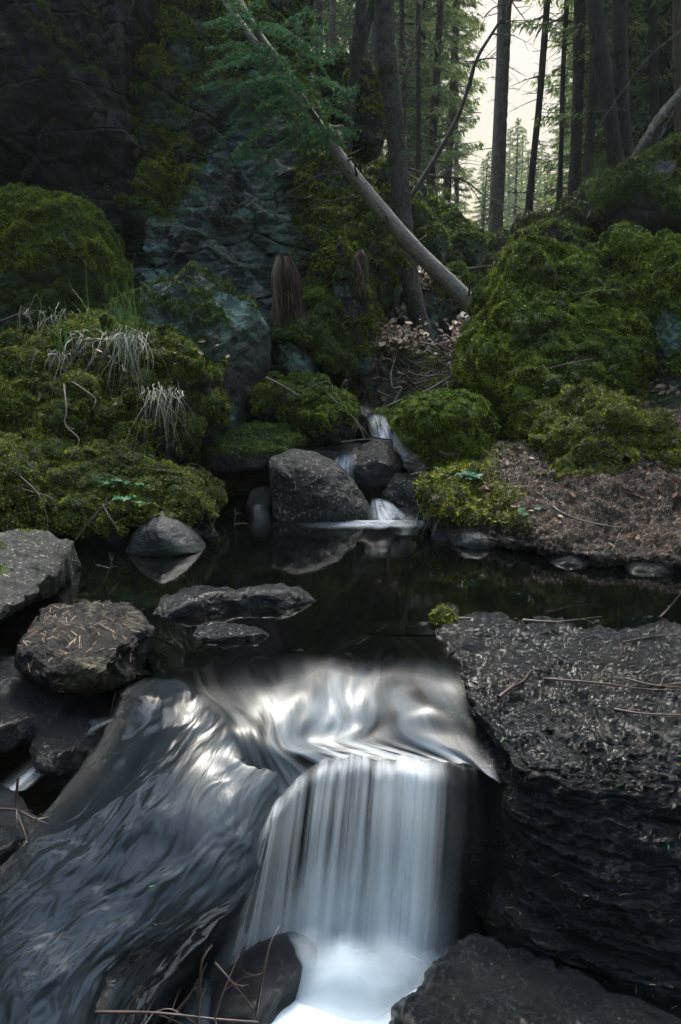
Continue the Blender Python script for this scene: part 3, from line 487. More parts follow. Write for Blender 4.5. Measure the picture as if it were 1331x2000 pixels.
# ------------------------------------------------------------------ near rocks
R_('boulder', 'pointed grey stone standing in the pool at the left', [(248,1075),(262,1045),(290,1012),(315,1003),(345,1018),(385,1050),(408,1078),(400,1105),(260,1105)], 3.62, (.16,.2), 'greystone', seed=80, facets=3, fdepth=.85, disp=.008, p=2.1, res=(180,100))
R_('rock_slab', 'flat greenish dark slab jutting into the pool at the left edge', [(-260,1085),(-100,1062),(0,1052),(80,1056),(150,1066),(120,1110),(70,1165),(0,1225),(-150,1290),(-300,1300)], 0, (.3,.05), 'speckled', plan=.10, seed=81, facets=8, fdepth=.8, disp=.03, dscale=4, p=5, mossp=(1.0,-1.45,.7,6), mossmat='moss', lump=(.008,20), cat='rock slab', res=(220,90))
R_('flat_rock', 'flat lichen-spotted rock littered with needles beside the outflow', [(15,1290),(40,1225),(100,1192),(160,1183),(240,1198),(285,1225),(302,1250),(300,1290),(275,1320),(190,1350),(120,1345),(50,1320)], 0, (.3,.045), 'litstone', plan=.03, seed=82, facets=14, fdepth=.72, disp=.035, dscale=4, p=5, cat='rock', res=(220,90))
R_('wet_rock', 'long low black rock lying in the pool', [(283,1200),(315,1178),(370,1163),(430,1162),(500,1166),(600,1164),(628,1176),(560,1187),(480,1190),(420,1200),(330,1210)], 0, (.2,.065), 'wet', plan=-.005, seed=83, facets=4, disp=.02, dscale=5, p=2.6, cat='rock', res=(220,70))
R_('wet_rock', 'short black rock with water breaking round it in the outflow', [(360,1252),(395,1236),(450,1228),(505,1234),(527,1252),(500,1268),(430,1268),(385,1264)], 0, (.2,.05), 'wet', plan=-.015, seed=84, facets=4, disp=.018, dscale=5, cat='rock', res=(160,60))
R_('wet_rock', 'black rock mass under the flat needle-littered rock at the left edge', [(-300,1290),(-60,1270),(60,1300),(160,1345),(235,1352),(215,1385),(120,1420),(0,1470),(-200,1500),(-400,1450)], 0, (.35,.05), 'wet', plan=-.12, seed=85, facets=5, disp=.04, p=3.2, cat='rock', res=(200,90))
R_('wet_rock', 'small pointed black rock in the side channel at the left', [(62,1462),(80,1425),(130,1410),(185,1418),(195,1440),(160,1490),(110,1515),(75,1500)], 0, (.3,.06), 'wet', plan=-.17, seed=86, facets=6, disp=.015, dscale=6, cat='rock')
R_('wet_rock', 'low black rock under the twigs at the left edge', [(-200,1560),(-40,1530),(30,1545),(80,1600),(40,1680),(-40,1760),(-260,1800)], 0, (.3,.06), 'wet', plan=-.27, seed=87, facets=5, disp=.02, dscale=5, cat='rock')
R_('wet_rock', 'round black rock veiled by spray left of the foam', [(405,1990),(415,1915),(455,1875),(530,1850),(590,1845),(635,1880),(620,1930),(560,1975),(490,2050),(420,2060)], 0, (.3,.10), 'wet', plan=-.55, seed=88, facets=3, disp=.012, p=2.2, cat='rock')
R_('wet_rock', 'glistening black rock at the bottom right of the foam', [(740,2060),(780,1975),(830,1920),(865,1872),(925,1838),(1000,1858),(1100,1900),(1230,1960),(1400,2040),(1500,2200),(1000,2500),(650,2300)], 0, (.35,.05), 'wet', plan=-.46, seed=89, facets=4, fdepth=.92, disp=.022, dscale=5, p=3, cat='rock', res=(260,110))
# left sloping slab under a film of water
L = [[(190,1300,-.5),(225,1292,-.2),(330,1290,-.13),(430,1290,-.13),(520,1290,-.13),(600,1290,-.15),(660,1290,-.3)],
     [(200,1385,-.45),(235,1352,-.06),(330,1335,-.015),(430,1335,-.015),(520,1350,-.02),(600,1370,-.05),(655,1400,-.12)],
     [(150,1490,-.5),(190,1450,-.14),(300,1435,-.05),(400,1430,-.04),(500,1435,-.04),(585,1455,-.07),(625,1510,-.2)],
     [(60,1630,-.6),(115,1562,-.22),(220,1550,-.12),(330,1545,-.09),(430,1545,-.09),(520,1570,-.13),(552,1640,-.32)],
     [(-60,1780,-.65),(-10,1690,-.29),(130,1680,-.2),(260,1675,-.17),(400,1675,-.17),(498,1700,-.24),(515,1780,-.5)],
     [(-240,1880,-.7),(-130,1810,-.36),(40,1800,-.28),(190,1795,-.25),(320,1795,-.25),(425,1815,-.33),(445,1880,-.6)],
     [(-330,2000,-.75),(-260,1930,-.41),(-60,1930,-.35),(100,1925,-.32),(240,1915,-.34),(330,1925,-.42),(345,1985,-.7)],
     [(-400,2260,-.8),(-350,2150,-.5),(-100,2130,-.44),(60,2110,-.42),(180,2100,-.45),(262,2090,-.55),(270,2150,-.8)]]
slabV, slabF = sheetV([[PZ(*q) for q in r] for r in L], 200, 280)
so_, SV, SF, _ = finish('rock_slab', 'broad sloping slab under a thin sheet of water left of the falls', 'rock slab', slabV-np.array([0, 0, .010]), slabF, 'wet', disp=.014, dscale=3, seed=90)
u_, v_ = uvgrid(200, 280).T
fv = sheetV([[PZ(*q) for q in r] for r in L], 260, 400); fu = uvgrid(260, 400); u_, v_ = fu.T; FF = orient(*fv); FN = vnorm(fv[0], FF); fV = fv[0]+FN*(.014*fbm(fv[0]*3, 3, 90, .56)+.004)[:, None]
q3 = np.stack([u_*22+v_*6, v_*13, u_*0], 1); am = .0042*sstep(.1, .3, v_)+.001
fV = fV+FN*(am*(.5+.9*sstep(.35, .6, v_))*fbm(q3*np.array([.8, .7, 1])+.5*noise(q3*.6)[:, None], 3, 3, .45)+.012*noise(np.stack([u_*5+v_*3, v_*4, u_*0], 1), 8))[:, None]
fo = 1.9*np.exp(-((v_-.24)/.13)**2-((u_-.80)/.20)**2)+.20*sstep(.4, .7, u_)*sstep(.8, .4, v_)+.07
keep = (u_[FF].mean(1) > .20) & (u_[FF].mean(1) < .92) & (v_[FF].mean(1) > .07)
mesh_obj('water_film', fV, FF[keep], M['film'], so_, np.array(so_.location), {'foam': fo, 'fade': np.clip(sstep(.16, .07, v_)+sstep(.30, .20, u_+.03*noise(q3))+sstep(.86, .92, u_)*sstep(.4, .5, v_), 0, 1)}, uv=fu)
# right layered slab
def rr(y, z, px0, dy=(0,)*6): return [(px, y+d, z) for px, d in zip(px0, dy)]
L = [[(770,1170,-.3),(900,1170,-.12),(1050,1180,-.10),(1200,1190,-.10),(1450,1200,-.1),(2000,1200,-.1)],
     [(775,1232,-.10),(860,1212,-.012),(1050,1216,.0),(1200,1222,.0),(1450,1235,.0),(2000,1260,0)],
     [(840,1290,-.10),(905,1285,-.008),(1050,1285,.006),(1200,1290,.01),(1450,1300,.01),(2000,1330,.01)],
     [(890,1370,-.14),(925,1360,-.01),(1050,1360,.008),(1200,1370,.012),(1450,1380,.012),(2000,1410,.01)],
     [(925,1440,-.2),(955,1425,-.03),(1060,1435,.0),(1200,1440,.005),(1450,1450,.005),(2000,1480,.0)],
     [(985,1520,-.25),(1015,1498,-.05),(1090,1500,-.02),(1220,1500,-.015),(1450,1510,-.01),(2000,1540,-.01)],
     [(975,1590,-.3),(1005,1570,-.13),(1090,1565,-.08),(1220,1560,-.06),(1450,1565,-.05),(2000,1580,-.05)],
     [(960,1700,-.42),(1000,1690,-.27),(1090,1690,-.22),(1220,1690,-.19),(1450,1690,-.17),(2000,1700,-.16)],
     [(950,1850,-.62),(1000,1850,-.48),(1090,1850,-.4),(1220,1850,-.35),(1450,1850,-.31),(2000,1850,-.29)],
     [(950,2000,-.85),(1000,2000,-.72),(1090,2000,-.62),(1220,2000,-.54),(1450,2000,-.46),(2000,2000,-.42)]]
rV, rF = sheetV([[PZ(*q) for q in r] for r in L], 420, 420)
rV[:, 2] += .0035*fbm(rV*np.array([8, 26, 26]), 4, 6, .6)
ro_, RV, RF, _ = finish('rock_slab', 'wet layered black slab with green needles right of the falls', 'rock slab', rV, rF, 'wetlayer', disp=.02, dscale=5, seed=91, strat=[((.04, -.12, 1), 15, .030), ((.06, -.05, 1), 41, .010)])
# stream bed between them and ledge behind the falls
L = [[(200,1200,-.3),(400,1200,-.25),(560,1200,-.25),(680,1200,-.25),(800,1200,-.2),(900,1200,-.15)],
     [(260,1250,-.15),(400,1250,-.12),(560,1250,-.10),(680,1245,-.10),(800,1240,-.08),(900,1235,-.08)],
     [(300,1300,-.14),(450,1300,-.06),(600,1295,-.035),(700,1310,-.08),(800,1310,-.05),(930,1310,-.06)],
     [(350,1380,-.14),(500,1380,-.08),(610,1385,-.07),(700,1390,-.09),(830,1385,-.045),(960,1400,-.07)],
     [(420,1450,-.15),(540,1455,-.10),(620,1455,-.10),(710,1450,-.09),(850,1450,-.08),(990,1470,-.08)],
     [(480,1500,-.2),(560,1510,-.14),(630,1500,-.11),(720,1492,-.10),(860,1492,-.10),(1010,1515,-.10)],
     [(470,1560,-.33),(550,1550,-.24),(630,1535,-.2),(720,1528,-.19),(860,1530,-.19),(1010,1550,-.19)],
     [(440,1700,-.55),(540,1690,-.5),(630,1670,-.45),(720,1650,-.43),(860,1660,-.43),(1010,1680,-.43)],
     [(420,1850,-.8),(540,1840,-.8),(630,1820,-.75),(720,1800,-.72),(860,1800,-.72),(1010,1830,-.72)]]
bV, bF = sheetV([[PZ(*q) for q in r] for r in L], 160, 180)
finish('rock_ledge', 'dark rock ledge behind and under the falling water', 'rock ledge', bV, bF, 'wet', disp=.012, dscale=6, seed=92)
# basin bottom
V, Fc = sheetV([[np.array([x, y, -.78]) for x in (-2.5, -1, 0, 1, 2.5)] for y in (2.2, 1.8, 1.2, .3)], 40, 40)
o, *_ = finish('stream_bed', 'dark bed of the stream below the falls', None, V, Fc, 'wet', disp=.04, dscale=4, seed=93); o['kind'] = 'structure'

# ------------------------------------------------------------------ water
V, Fc = sheetV([[np.array([x, y, 0.0]) for x in (-3, 0, 3.2)] for y in (2.50, 3.4, 5.0)], 60, 60)
o = mesh_obj('pool_water', V, orient(V, Fc), M['pool'], uv=uvgrid(60, 60)); tag(o, 'still dark pool reflecting the banks', None, kind='structure')
# smooth water running from the pool to the lip
lip = [(500,1640,-.225),(518,1600,-.165),(545,1566,-.14),(588,1512,-.105),(640,1490,-.085),(700,1480,-.082),(765,1478,-.08),(850,1486,-.08),(910,1498,-.08),(960,1512,-.085),(1005,1538,-.10)]
LP = np.array([PZ(*q) for q in lip])
L = [[(285,1215,.003),(400,1215,.003),(500,1215,.003),(600,1215,.003),(700,1215,.003),(800,1215,.003),(900,1212,-.004)],
     [(285,1258,.0),(400,1258,.002),(500,1256,.002),(600,1256,.005),(700,1250,-.002),(780,1248,-.004),(900,1250,-.004)],
     [(300,1310,-.012),(400,1305,.004),(500,1300,.008),(600,1285,.016),(695,1310,-.016),(780,1300,-.012),(930,1300,-.006)],
     [(345,1350,-.01),(420,1350,.012),(520,1350,.010),(610,1350,-.004),(690,1368,-.034),(785,1345,-.012),(945,1345,-.01)],
     [(400,1400,-.01),(470,1400,.004),(540,1400,-.008),(615,1400,-.03),(700,1412,-.06),(815,1385,-.008),(960,1400,-.03)],
     [(440,1460,-.03),(495,1455,-.02),(548,1460,-.04),(610,1452,-.07),(700,1448,-.07),(845,1440,-.05),(1000,1450,-.045)]]
R0 = [[PZ(*q) for q in r] for r in L]; last = cr(LP, 7); R0.append(list(last)); V, Fc = sheetV(R0, 260, 260); Fc = orient(V, Fc)
uv = uvgrid(260, 260); Ng = vnorm(V, Fc)
q3 = np.stack([uv[:, 0]*6+.8*uv[:, 1], uv[:, 1]*2.6, uv[:, 0]*0], 1); lipoff = lambda u: .026*noise(np.stack([u*9, u*0+.4, u*0], 1), 2)+.012*noise(np.stack([u*25, u*0+.4, u*0], 1), 6)
V[:, 1] += lipoff(uv[:, 0])*sstep(.80, 1, uv[:, 1]); V[:, 2] -= .010*sstep(.9, 1, uv[:, 1])*np.abs(noise(np.stack([uv[:, 0]*14, uv[:, 0]*0+.7, uv[:, 0]*0], 1), 4))
V = V+Ng*((.009*noise(q3, 3)+.006*noise(q3*2.3, 5))*sstep(.16, .42, uv[:, 1])*sstep(1, .9, uv[:, 1]))[:, None]
u, v = uv[:, 0], uv[:, 1]
foam = sstep(.26, .62, v)*(.30+.9*np.exp(-((u-.60-.1*noise(q3))/.10)**2)+.6*np.exp(-((u-.80)/.10)**2)+.55*np.exp(-((u-.36)/.09)**2)*sstep(.4, .7, v))*sstep(0, .10, u)*sstep(1, .93, u)+.5*sstep(.85, 1, v)*sstep(.1, .3, u)
wf = empty('stream_water', PZ(700, 1480, -.1)); tag(wf, 'silky stream running over the ledge and falling into white foam', 'stream'); o = mesh_obj('smooth_flow', V, Fc, M['flow'], wf, np.array(wf.location), {'foam': foam, 'fade': np.clip(sstep(.16, .0, u+.05*noise(q3*2))*sstep(.30, .45, v)+sstep(.84, .96, u+.05*noise(q3*3))*sstep(.45, .8, v)+sstep(.93, 1, u)*sstep(.1, .2, v), 0, 1)}, uv=uv)
bot = [395, 430, 490, 545, 600, 665, 740, 815, 880, 945, 1010]
for li in range(3):
    jag = np.array([0, .3, 1, -.4, .2, .6, -.5, .4, .1, .5, 0])*.016
    T_ = LP+np.array([0, .034-.008*li, .007-.002*li]); T_[:, 1] += jag; B_ = np.array([PZ(q, 1800, -.6) for q in bot]); B_[:, 1] = LP[:, 1]-.12-.035*li; B_[:, 2] = -.62
    rws = []
    for t in (-1, 0, .05, .14, .30, .55, .8, 1.0):
        if t < 0: rws.append(T_); continue
        Y_t = t**.45; E_ = LP+np.array([0, -.004-.006*li, .004]); rws.append(np.stack([E_[:, 0]*(1-t)+B_[:, 0]*t, E_[:, 1]*(1-Y_t)+B_[:, 1]*Y_t, E_[:, 2]*(1-t**1.2)+B_[:, 2]*t**1.2], 1))
    V, Fc = sheetV(rws, 260, 80); Fc = orient(V, Fc); uv = uvgrid(260, 80); Ng = vnorm(V, Fc); u, v = uv[:, 0], uv[:, 1]
    V[:, 1] += lipoff(u)*(1-.4*v); V[:, 2] -= .010*sstep(.35, .2, v)*np.abs(noise(np.stack([u*14, u*0+.7, u*0], 1), 4))
    V = V+Ng*(.012*sstep(.1, .3, v)*noise(np.stack([u*20, v*.6, u*0+li], 1), li))[:, None]
    st_ = noise(np.stack([u*7, u*0+.5, u*0+li*3], 1), 5)
    prof = .03+1.0*np.exp(-((u-.47)/.11)**2)+.8*np.exp(-((u-.65)/.06)**2)+.55*np.exp(-((u-.17)/.05)**2)+.25*np.exp(-((u-.30)/.06)**2)
    fo = prof*(1+.8*st_)*sstep(1, .93, u)*sstep(0, .04, u)*sstep(.02, .26, v+.16*noise(np.stack([u*26, u*0, u*0+li], 1)))*(.8+.5*v)
    ff = .8*sstep(.66, .98, v+.16*noise(np.stack([u*6, v*.8, u*0+li], 1)))*sstep(.08, .36, u)*sstep(.80, .58, u)
    mesh_obj('water_curtain', V, Fc, M['curtain'], wf, np.array(wf.location), {'foam': np.clip(fo, 0, 1.4), 'fill': ff, 'fade': np.clip(sstep(.74, .86, u+.03*noise(np.stack([u*9, v*3, u*0], 1)))+sstep(.06, .0, v), 0, 1)}, uv=uv+np.array([li*.37, 0]))
# foam basin and the mist standing over it
xs = np.linspace(-.5, .5, 170); ys = np.linspace(1.0, 1.86, 160); X_, Y_ = np.meshgrid(xs, ys); V = np.stack([X_, Y_, X_*0-.56], -1).reshape(-1, 3); Fc = orient(V, gridF(170, 160)); uv = uvgrid(170, 160)
V[:, 2] += .02*noise(V*6, 2)+.03*noise(V*np.array([3, 3, 1]), 5)+.03*np.exp(-((V[:, 0]-.05)/.2)**2-((V[:, 1]-1.6)/.12)**2)
for k in range(2):
    W_ = V.copy(); x, y = V[:, 0], V[:, 1]; hump = np.exp(-((x-.03)/(.22-.03*k))**2-((y-1.60)/(.13-.01*k))**2); W_[:, 2] += hump*(.01+.03*k)
    nz = noise(V*5, 3+k)*.05; base = sstep(1.68, 1.47, y+.05*noise(V*6, 9))*sstep(-.42, -.12, x+nz-.10*(y-1.5))*sstep(.38, .08, x+nz+.12*(1.5-y))*(.86+.35*fbm(V*np.array([9, 4, 1]), 3, 6+k))
    fm = base if k == 0 else base*hump*(.75-.15*k)
    mesh_obj('foam', W_, Fc, M['foam'], wf, np.array(wf.location), {'foam': np.clip(fm, 0, 1)}, uv=uv)
for k in range(3):      # soft spray rising from the foot of the fall
    uvm = uvgrid(70, 30); a_ = (uvm[:, 0]*1.0)*pi; hh = uvm[:, 1]; rx, ry = .27-.03*k, .15+.02*k
    W_ = np.stack([.02-np.cos(a_)*rx*np.cos(hh*1.35), 1.60-np.sin(a_)*ry*np.cos(hh*1.35), -.60+(.17+.02*k)*np.sin(hh*1.35)+.012*noise(np.stack([a_*2, hh*3, a_*0+k], 1))], 1)
    mesh_obj('spray', W_, orient(W_, gridF(70, 30)), M['foam'], wf, np.array(wf.location), {'foam': .60*sstep(1, .15, hh+.25*noise(np.stack([a_*1.2, hh*1.5, a_*0+k], 1)))*np.sin(a_)**1.3}, uv=uvm)
V2 = V.copy(); V2[:, 2] -= .004
o = mesh_obj('basin_water', V2-np.array([0, 0, .03]), Fc, M['pool'], uv=uv); tag(o, 'dark water of the basin below the falls', None, kind='structure')
# little cascades upstream and side channel
def fall(label, top, bot_, m='trickle', bulge=.03, foamk=1.0, nu=30, nv=24):
    T_ = np.array([P(*q) for q in top]); B_ = np.array([P(*q) for q in bot_]); rws = [T_*(1-t)+B_*t-np.array([0, bulge*sin(pi*t), -.01*sin(pi*t)]) for t in (0, .25, .5, .75, 1)]
    V, Fc = sheetV(rws, nu, nv); Fc = orient(V, Fc); uv = uvgrid(nu, nv); f = 1.2*foamk*sstep(0, .4, uv[:, 0])*sstep(1, .6, uv[:, 0])*sstep(0, .25, uv[:, 1])*(.5+.5*uv[:, 1])
    o = mesh_obj('cascade', V, Fc, M[m], None, B_.mean(0), {'foam': f}, uv=uv*np.array([.3, 1])+random.random()); tag(o, label, 'cascade'); return o
fall('small white cascade beside the wet black rock above the speckled boulder', [(650,893,4.75),(672,884,4.72),(702,878,4.72)], [(636,932,4.5),(660,942,4.48),(692,938,4.5)])
fall('highest thin cascade between dark stones under the branches', [(716,812,5.2),(735,806,5.2),(756,812,5.2)], [(722,852,4.95),(750,856,4.95),(776,860,4.95)])
fall('low cascade pouring into the far end of the pool', [(722,972,4.5),(742,972,4.48),(768,980,4.48)], [(715,1024,4.2),(765,1024,4.15),(830,1020,4.2)])
fall('faint dark trickle left of the speckled boulder', [(498,955,4.45),(510,952,4.45),(520,955,4.45)], [(492,1020,4.2),(508,1022,4.2),(528,1022,4.2)], foamk=.25)
fall('dim side channel sliding between the black rocks at the left', [(195,1395,2.12),(230,1400,2.08),(270,1385,2.05)], [(0,1530,1.9),(30,1545,1.86),(60,1540,1.84)], foamk=.35, bulge=-.06)
V, Fc = sheetV([[PZ(a, y, .004) for a in (560, 650, 740, 800, 900)] for y in (1016, 1022, 1030, 1046)], 50, 20); uv = uvgrid(50, 20)
fm = np.sin(pi*uv[:, 0])**2*sstep(.9, .1, uv[:, 1]+.5*noise(uv[:, [0, 1, 1]]*np.array([9, 3, 0])))*.38
o = mesh_obj('pool_foam', V, orient(V, Fc), M['foam'], attrs={'foam': fm}, uv=uv); tag(o, 'pale foam where the low cascade enters the pool', 'foam', kind='stuff')

# ------------------------------------------------------------------ trees
UP = np.array([0, 0, 1.])
def norm(a): a = np.asarray(a, float); return a/(np.linalg.norm(a)+1e-12)
def tri_soup(B_, D_, L, W, rs):
    m_ = len(B_); wv = np.cross(D_, rs.normal(size=(m_, 3))); wv /= np.linalg.norm(wv, axis=1)[:, None]
    return np.stack([B_-wv*W[:, None], B_+wv*W[:, None], B_+D_*L[:, None]], 1).reshape(-1, 3)
def crown_mesh(name, h, z0, Rm, nb, per, seed, lf=.16, gap=.15, droop=.35):
    rs = np.random.default_rng(seed); Bs = []; Ds = []; T = []; mb = MB()
    for i in range(nb):
        t = (i+rs.random())/nb; z = z0+(h-z0)*t**.9; L = Rm*((1-t)**.75*(.55+.45*min(1, t*4)))*rs.uniform(.55, 1.15)+.15
        if rs.random() < gap: continue
        a = i*2.4+rs.uniform(-.4, .4); dr = np.array([cos(a), sin(a), 0]); n_ = int(per*L/Rm)+10
        s = rs.random(n_)**.75; lat = rs.normal(size=n_)*.22*L*(1-.6*s)*s; sd = np.array([-sin(a), cos(a), 0])
        p = UP*z+dr*(s*L)[:, None]+sd*lat[:, None]+UP*(-(droop*L)*(s**1.2)*1.0+.22*L*s**3+.05*rs.normal(size=n_)-.10*np.abs(lat))[:, None]
        d = dr*.7+sd*(np.sign(lat)*.7)[:, None]+UP*(-.55-.6*rs.random(n_))[:, None]+rs.normal(size=(n_, 3))*.3; d /= np.linalg.norm(d, axis=1)[:, None]
        Bs.append(p); Ds.append(d); T.append(np.clip(rs.random(n_)*.7+.3*s, 0, 1))
        q = [UP*z, UP*(z-droop*L*.35)+dr*L*.45, UP*(z-droop*L*.75+.2*L)+dr*L*.98]; mb.tube(q, [.02+.012*L, .006], 3, 5, t=.2)
    B_ = np.concatenate(Bs); D_ = np.concatenate(Ds); L = rs.uniform(.6, 1.5, len(B_))*lf; V = tri_soup(B_, D_, L, L*.17, rs)
    o = mesh_obj(name, V, np.arange(len(V)).reshape(-1, 3), M['spruce_far'], None, None, {'tint': np.repeat(np.concatenate(T), 3)}, False)
    b = mb.build('branches', M['bark_dark']); b['kind'] = 'stuff'; o['kind'] = 'stuff'; col.objects.unlink(o); col.objects.unlink(b); return o, b
CR = [crown_mesh('crown', 13, .8, 2.3, 120, 190, 1), crown_mesh('crown', 19, 4, 2.5, 120, 190, 2), crown_mesh('crown', 21, 9, 2.4, 90, 170, 3, gap=.2), crown_mesh('crown', 20, 5.5, 1.6, 90, 70, 4, gap=.4), crown_mesh('crown', 9, .3, 1.7, 90, 120, 5, lf=.13), crown_mesh('crown', 18, 1.0, 1.35, 140, 120, 6, lf=.15)]
CH = [13, 19, 21, 20, 9, 18]
def deadtwigs(mb, base, top, n, rs, L=(.3, 1.1), r=.006):
    for i in range(n):
        t = rs.uniform(.02, .9); p = base*(1-t)+top*t; a = rs.uniform(0, 2*pi); l = rs.uniform(*L); d = np.array([cos(a), sin(a), rs.uniform(-.5, .25)])
        q = p+d*l*.5+UP*-.03; e = p+d*l+UP*(-.12*l)+rs.normal(size=3)*.04*l; mb.tube([p, q, e], [r*1.6, r*.5], 3, 4, t=.3)
        for k in range(2):
            s = rs.uniform(.3, .9); f = p*(1-s)+e*s; mb.tube([f, f+rs.normal(size=3)*l*.18+d*l*.15], [r*.7, r*.3], 3, t=.3)
trunkmesh = {}
def bg_tree(x, Y, k, s=1.0, lean=(0, 0), bark='bark_dark', r=.13, label='slim spruce in the forest beyond the gully', group='spruces of the background forest'):
    z = float(terr(x, Y))-.15; e = empty('spruce_tree', (x, Y, z)); tag(e, label, 'tree', group)
    e.rotation_euler = (lean[0], lean[1], random.uniform(0, 6.28)); e.scale = (s, s, s)
    key = (k, bark)
    if key not in trunkmesh:
        mb = MB(); h = CH[k]; mb.tube([(0, 0, -.3), (0, 0, .5), (.04, .02, h*.35), (-.03, .05, h*.7), (0, 0, h)], [r*1.5, r*1.1, r*.85, r*.45, .015], 9, 30, t=.5, wob=.12)
        t_ = mb.build('trunk', M[bark]); col.objects.unlink(t_); m2 = MB(); rs = np.random.default_rng(k+50); deadtwigs(m2, np.array([0, 0, .8]), np.array([0, 0, h*.55]), 46, rs, (.4, 1.5), .009)
        d_ = m2.build('dead_branches', M['bark_dark']); d_['kind'] = 'stuff'; col.objects.unlink(d_); trunkmesh[key] = (t_, d_)
    for src in (*trunkmesh[key], *CR[k]):
        c = src.copy(); col.objects.link(c); c.parent = e
    return e
rs = np.random.default_rng(21); spots = []
# forest beyond the gully, left and right of the bright gap
def pos(px, Y): return P(px, 500, Y)[0]
for px, Y, k, s in ((805,25,0,.95),(730,21,0,.9),(650,25,0,1.1),(868,27,5,1.0),(893,40,5,.9),(938,44,4,1.0),(835,20,5,.7),(800,26,5,1.1),(740,30,5,1.0),(700,24,3,.9),(655,30,5,1.1),(625,21,3,1.0),(590,26,1,1),(690,44,3,1.1),(770,44,3,1.1),(820,46,5,1.2),(780,18,4,.7),(850,52,1,1.1),
                    (650,50,1,1.2),(560,40,1,1.2),(610,60,1,1.2),(722,60,1,1.3),(840,70,1,1.2),(800,68,1,1.2),(500,34,1,1.1)):
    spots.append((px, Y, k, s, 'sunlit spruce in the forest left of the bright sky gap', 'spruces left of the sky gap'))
for px, Y, k, s in ((1160,20,0,.8),(1215,18,0,.9),(1290,17,0,1.0),(1350,22,0,1.0),(1120,27,4,.8),(1255,14.5,4,.9),(1320,15,4,1.0),(1035,42,0,.75),(1005,50,4,1.0),(1060,30,0,.8),(1085,30,5,.5),(1108,36,5,.9),(1128,24,5,.9),(1150,19,3,.9),(1180,28,1,1),(1215,22,1,.9),(1250,17,3,1),(1285,24,1,1),(1325,19,1,1),(1370,15,3,1),(1420,20,1,1),(1475,26,1,1),(1160,44,1,1.1),
                    (1200,40,1,1.1),(1260,36,1,1.1),(1320,34,1,1.1),(1560,18,1,1),(1400,36,1,1.2),(1130,60,1,.8),(1170,62,1,1.1),(1240,55,1,1.2),(1310,50,1,1.2),(1135,15.5,4,.75),(1185,14,4,.7),(1345,12.5,3,.9)):
    spots.append((px, Y, k, s, 'shaded teal spruce in the forest right of the bright sky gap', 'spruces right of the sky gap'))
for px, Y, k, s in ((940,62,4,1.0),(965,58,4,1.1),(990,66,4,1.1),(1015,70,4,1.2),(1040,64,4,1.1),(955,80,4,1.3),(1000,85,4,1.3),(975,48,4,.7),(1025,52,4,.8)):
    spots.append((px, Y, k, s, 'small far spruce at the foot of the bright sky gap', 'small spruces under the sky gap'))
for px, Y, k, s, lb, gp in spots:
    if 925 <= px <= 1065 and Y > 25: s = min(s, (1.1+(.262-.0006*abs(px-1000))*Y-float(terr(pos(px, Y), Y)))/CH[k])
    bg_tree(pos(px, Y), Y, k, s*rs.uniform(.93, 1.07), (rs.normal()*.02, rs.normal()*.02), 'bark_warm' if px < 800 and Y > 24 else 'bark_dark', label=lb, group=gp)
# unseen trees added around the frame: they break up skylight and shade the stream
for x, Y, k in ((-9,9,1),(-12,4,1),(-8,14,2),(-14,11,1),(7.5,2,1),(9,7,1),(10,-2,1),(-10,-3,1),(5,-7,1),(-4,-8,1),(0,-10,1),(12,4,2),(8.5,10.5,3),(-3.6,.8,2),(1.5,-4.5,1)):
    bg_tree(x, Y, k, 1.0, label='unseen tall spruce added beside the stream to shade it', group='unseen spruces added for shade')
# individual trunks seen against the forest
def big_tree(label, path, w_px, Y, bark, ext=14, name='spruce_tree', crown=None, dead=26, wob=.10, seedn=1, ns=14, base_w=None, group=None):
    pts = [P(a, b, Y+(c[0] if c else 0)) for a, b, *c in path]; r = w_px*pxm(Y)/2
    rad = [r*(base_w or 1.25)]+[r]*(len(pts)-1); d = norm(pts[-1]-pts[-2])
    if ext: pts += [pts[-1]+d*ext*.5+UP*ext*.05, pts[-1]+d*ext]; rad += [r*.6, .02]
    e = empty(name, pts[0]); tag(e, label, 'tree', group); mb = MB(); mb.tube(pts, rad, ns, 90, t=.5, wob=wob, seed=seedn); mb.build('trunk', M[bark], e)
    if dead:
        m2 = MB(); rs_ = np.random.default_rng(seedn+9)
        for i in range(len(pts)-2): deadtwigs(m2, pts[i+0], pts[i+1], max(2, dead//(len(pts)-2)), rs_, (.12, .75), .0032*Y/7)
        m2.build('dead_branches', M['bark_dark'], e)['kind'] = 'stuff'
    if crown is not None:
        for src in CR[crown]:
            c = src.copy(); col.objects.link(c); c.parent = e; c.location = (pts[-3]-pts[0])*1.0-UP*CH[crown]*.25; c.scale = (.8, .8, .8)
    return e
big_tree('rough-barked standing spruce whose foot meets the branch heap behind the fallen trunk', [(845,730,-.2),(838,690,-.2),(812,600,-.1),(795,500,0),(785,400,.05),(776,290,.1),(766,190,.1),(755,80,.1),(750,-20,.1)], 33, 6.95, 'bark', seedn=1, dead=40, base_w=1.35)
big_tree('slender mossy leaning tree in front of the dark overhanging boulder', [(674,325),(681,260),(689,180),(694,100),(703,40),(706,-20)], 17, 7.7, 'bark_moss', seedn=2, dead=8, ext=6)
big_tree('thin curved mossy stem rising beside the slender leaning tree', [(690,175),(702,110),(716,60),(726,15),(732,-30)], 12, 7.7, 'bark_moss', seedn=3, dead=4, ext=6)
big_tree('very thin dark straight stem left of the sky gap', [(817,360),(818,240),(817,120),(818,-10)], 8, 11, 'bark_dark', seedn=4, dead=30)
big_tree('tall grey straight trunk standing in the bright sky gap', [(966,505),(972,400),(977,280),(982,150),(988,-10)], 21, 14, 'bark_grey', seedn=5, dead=26)
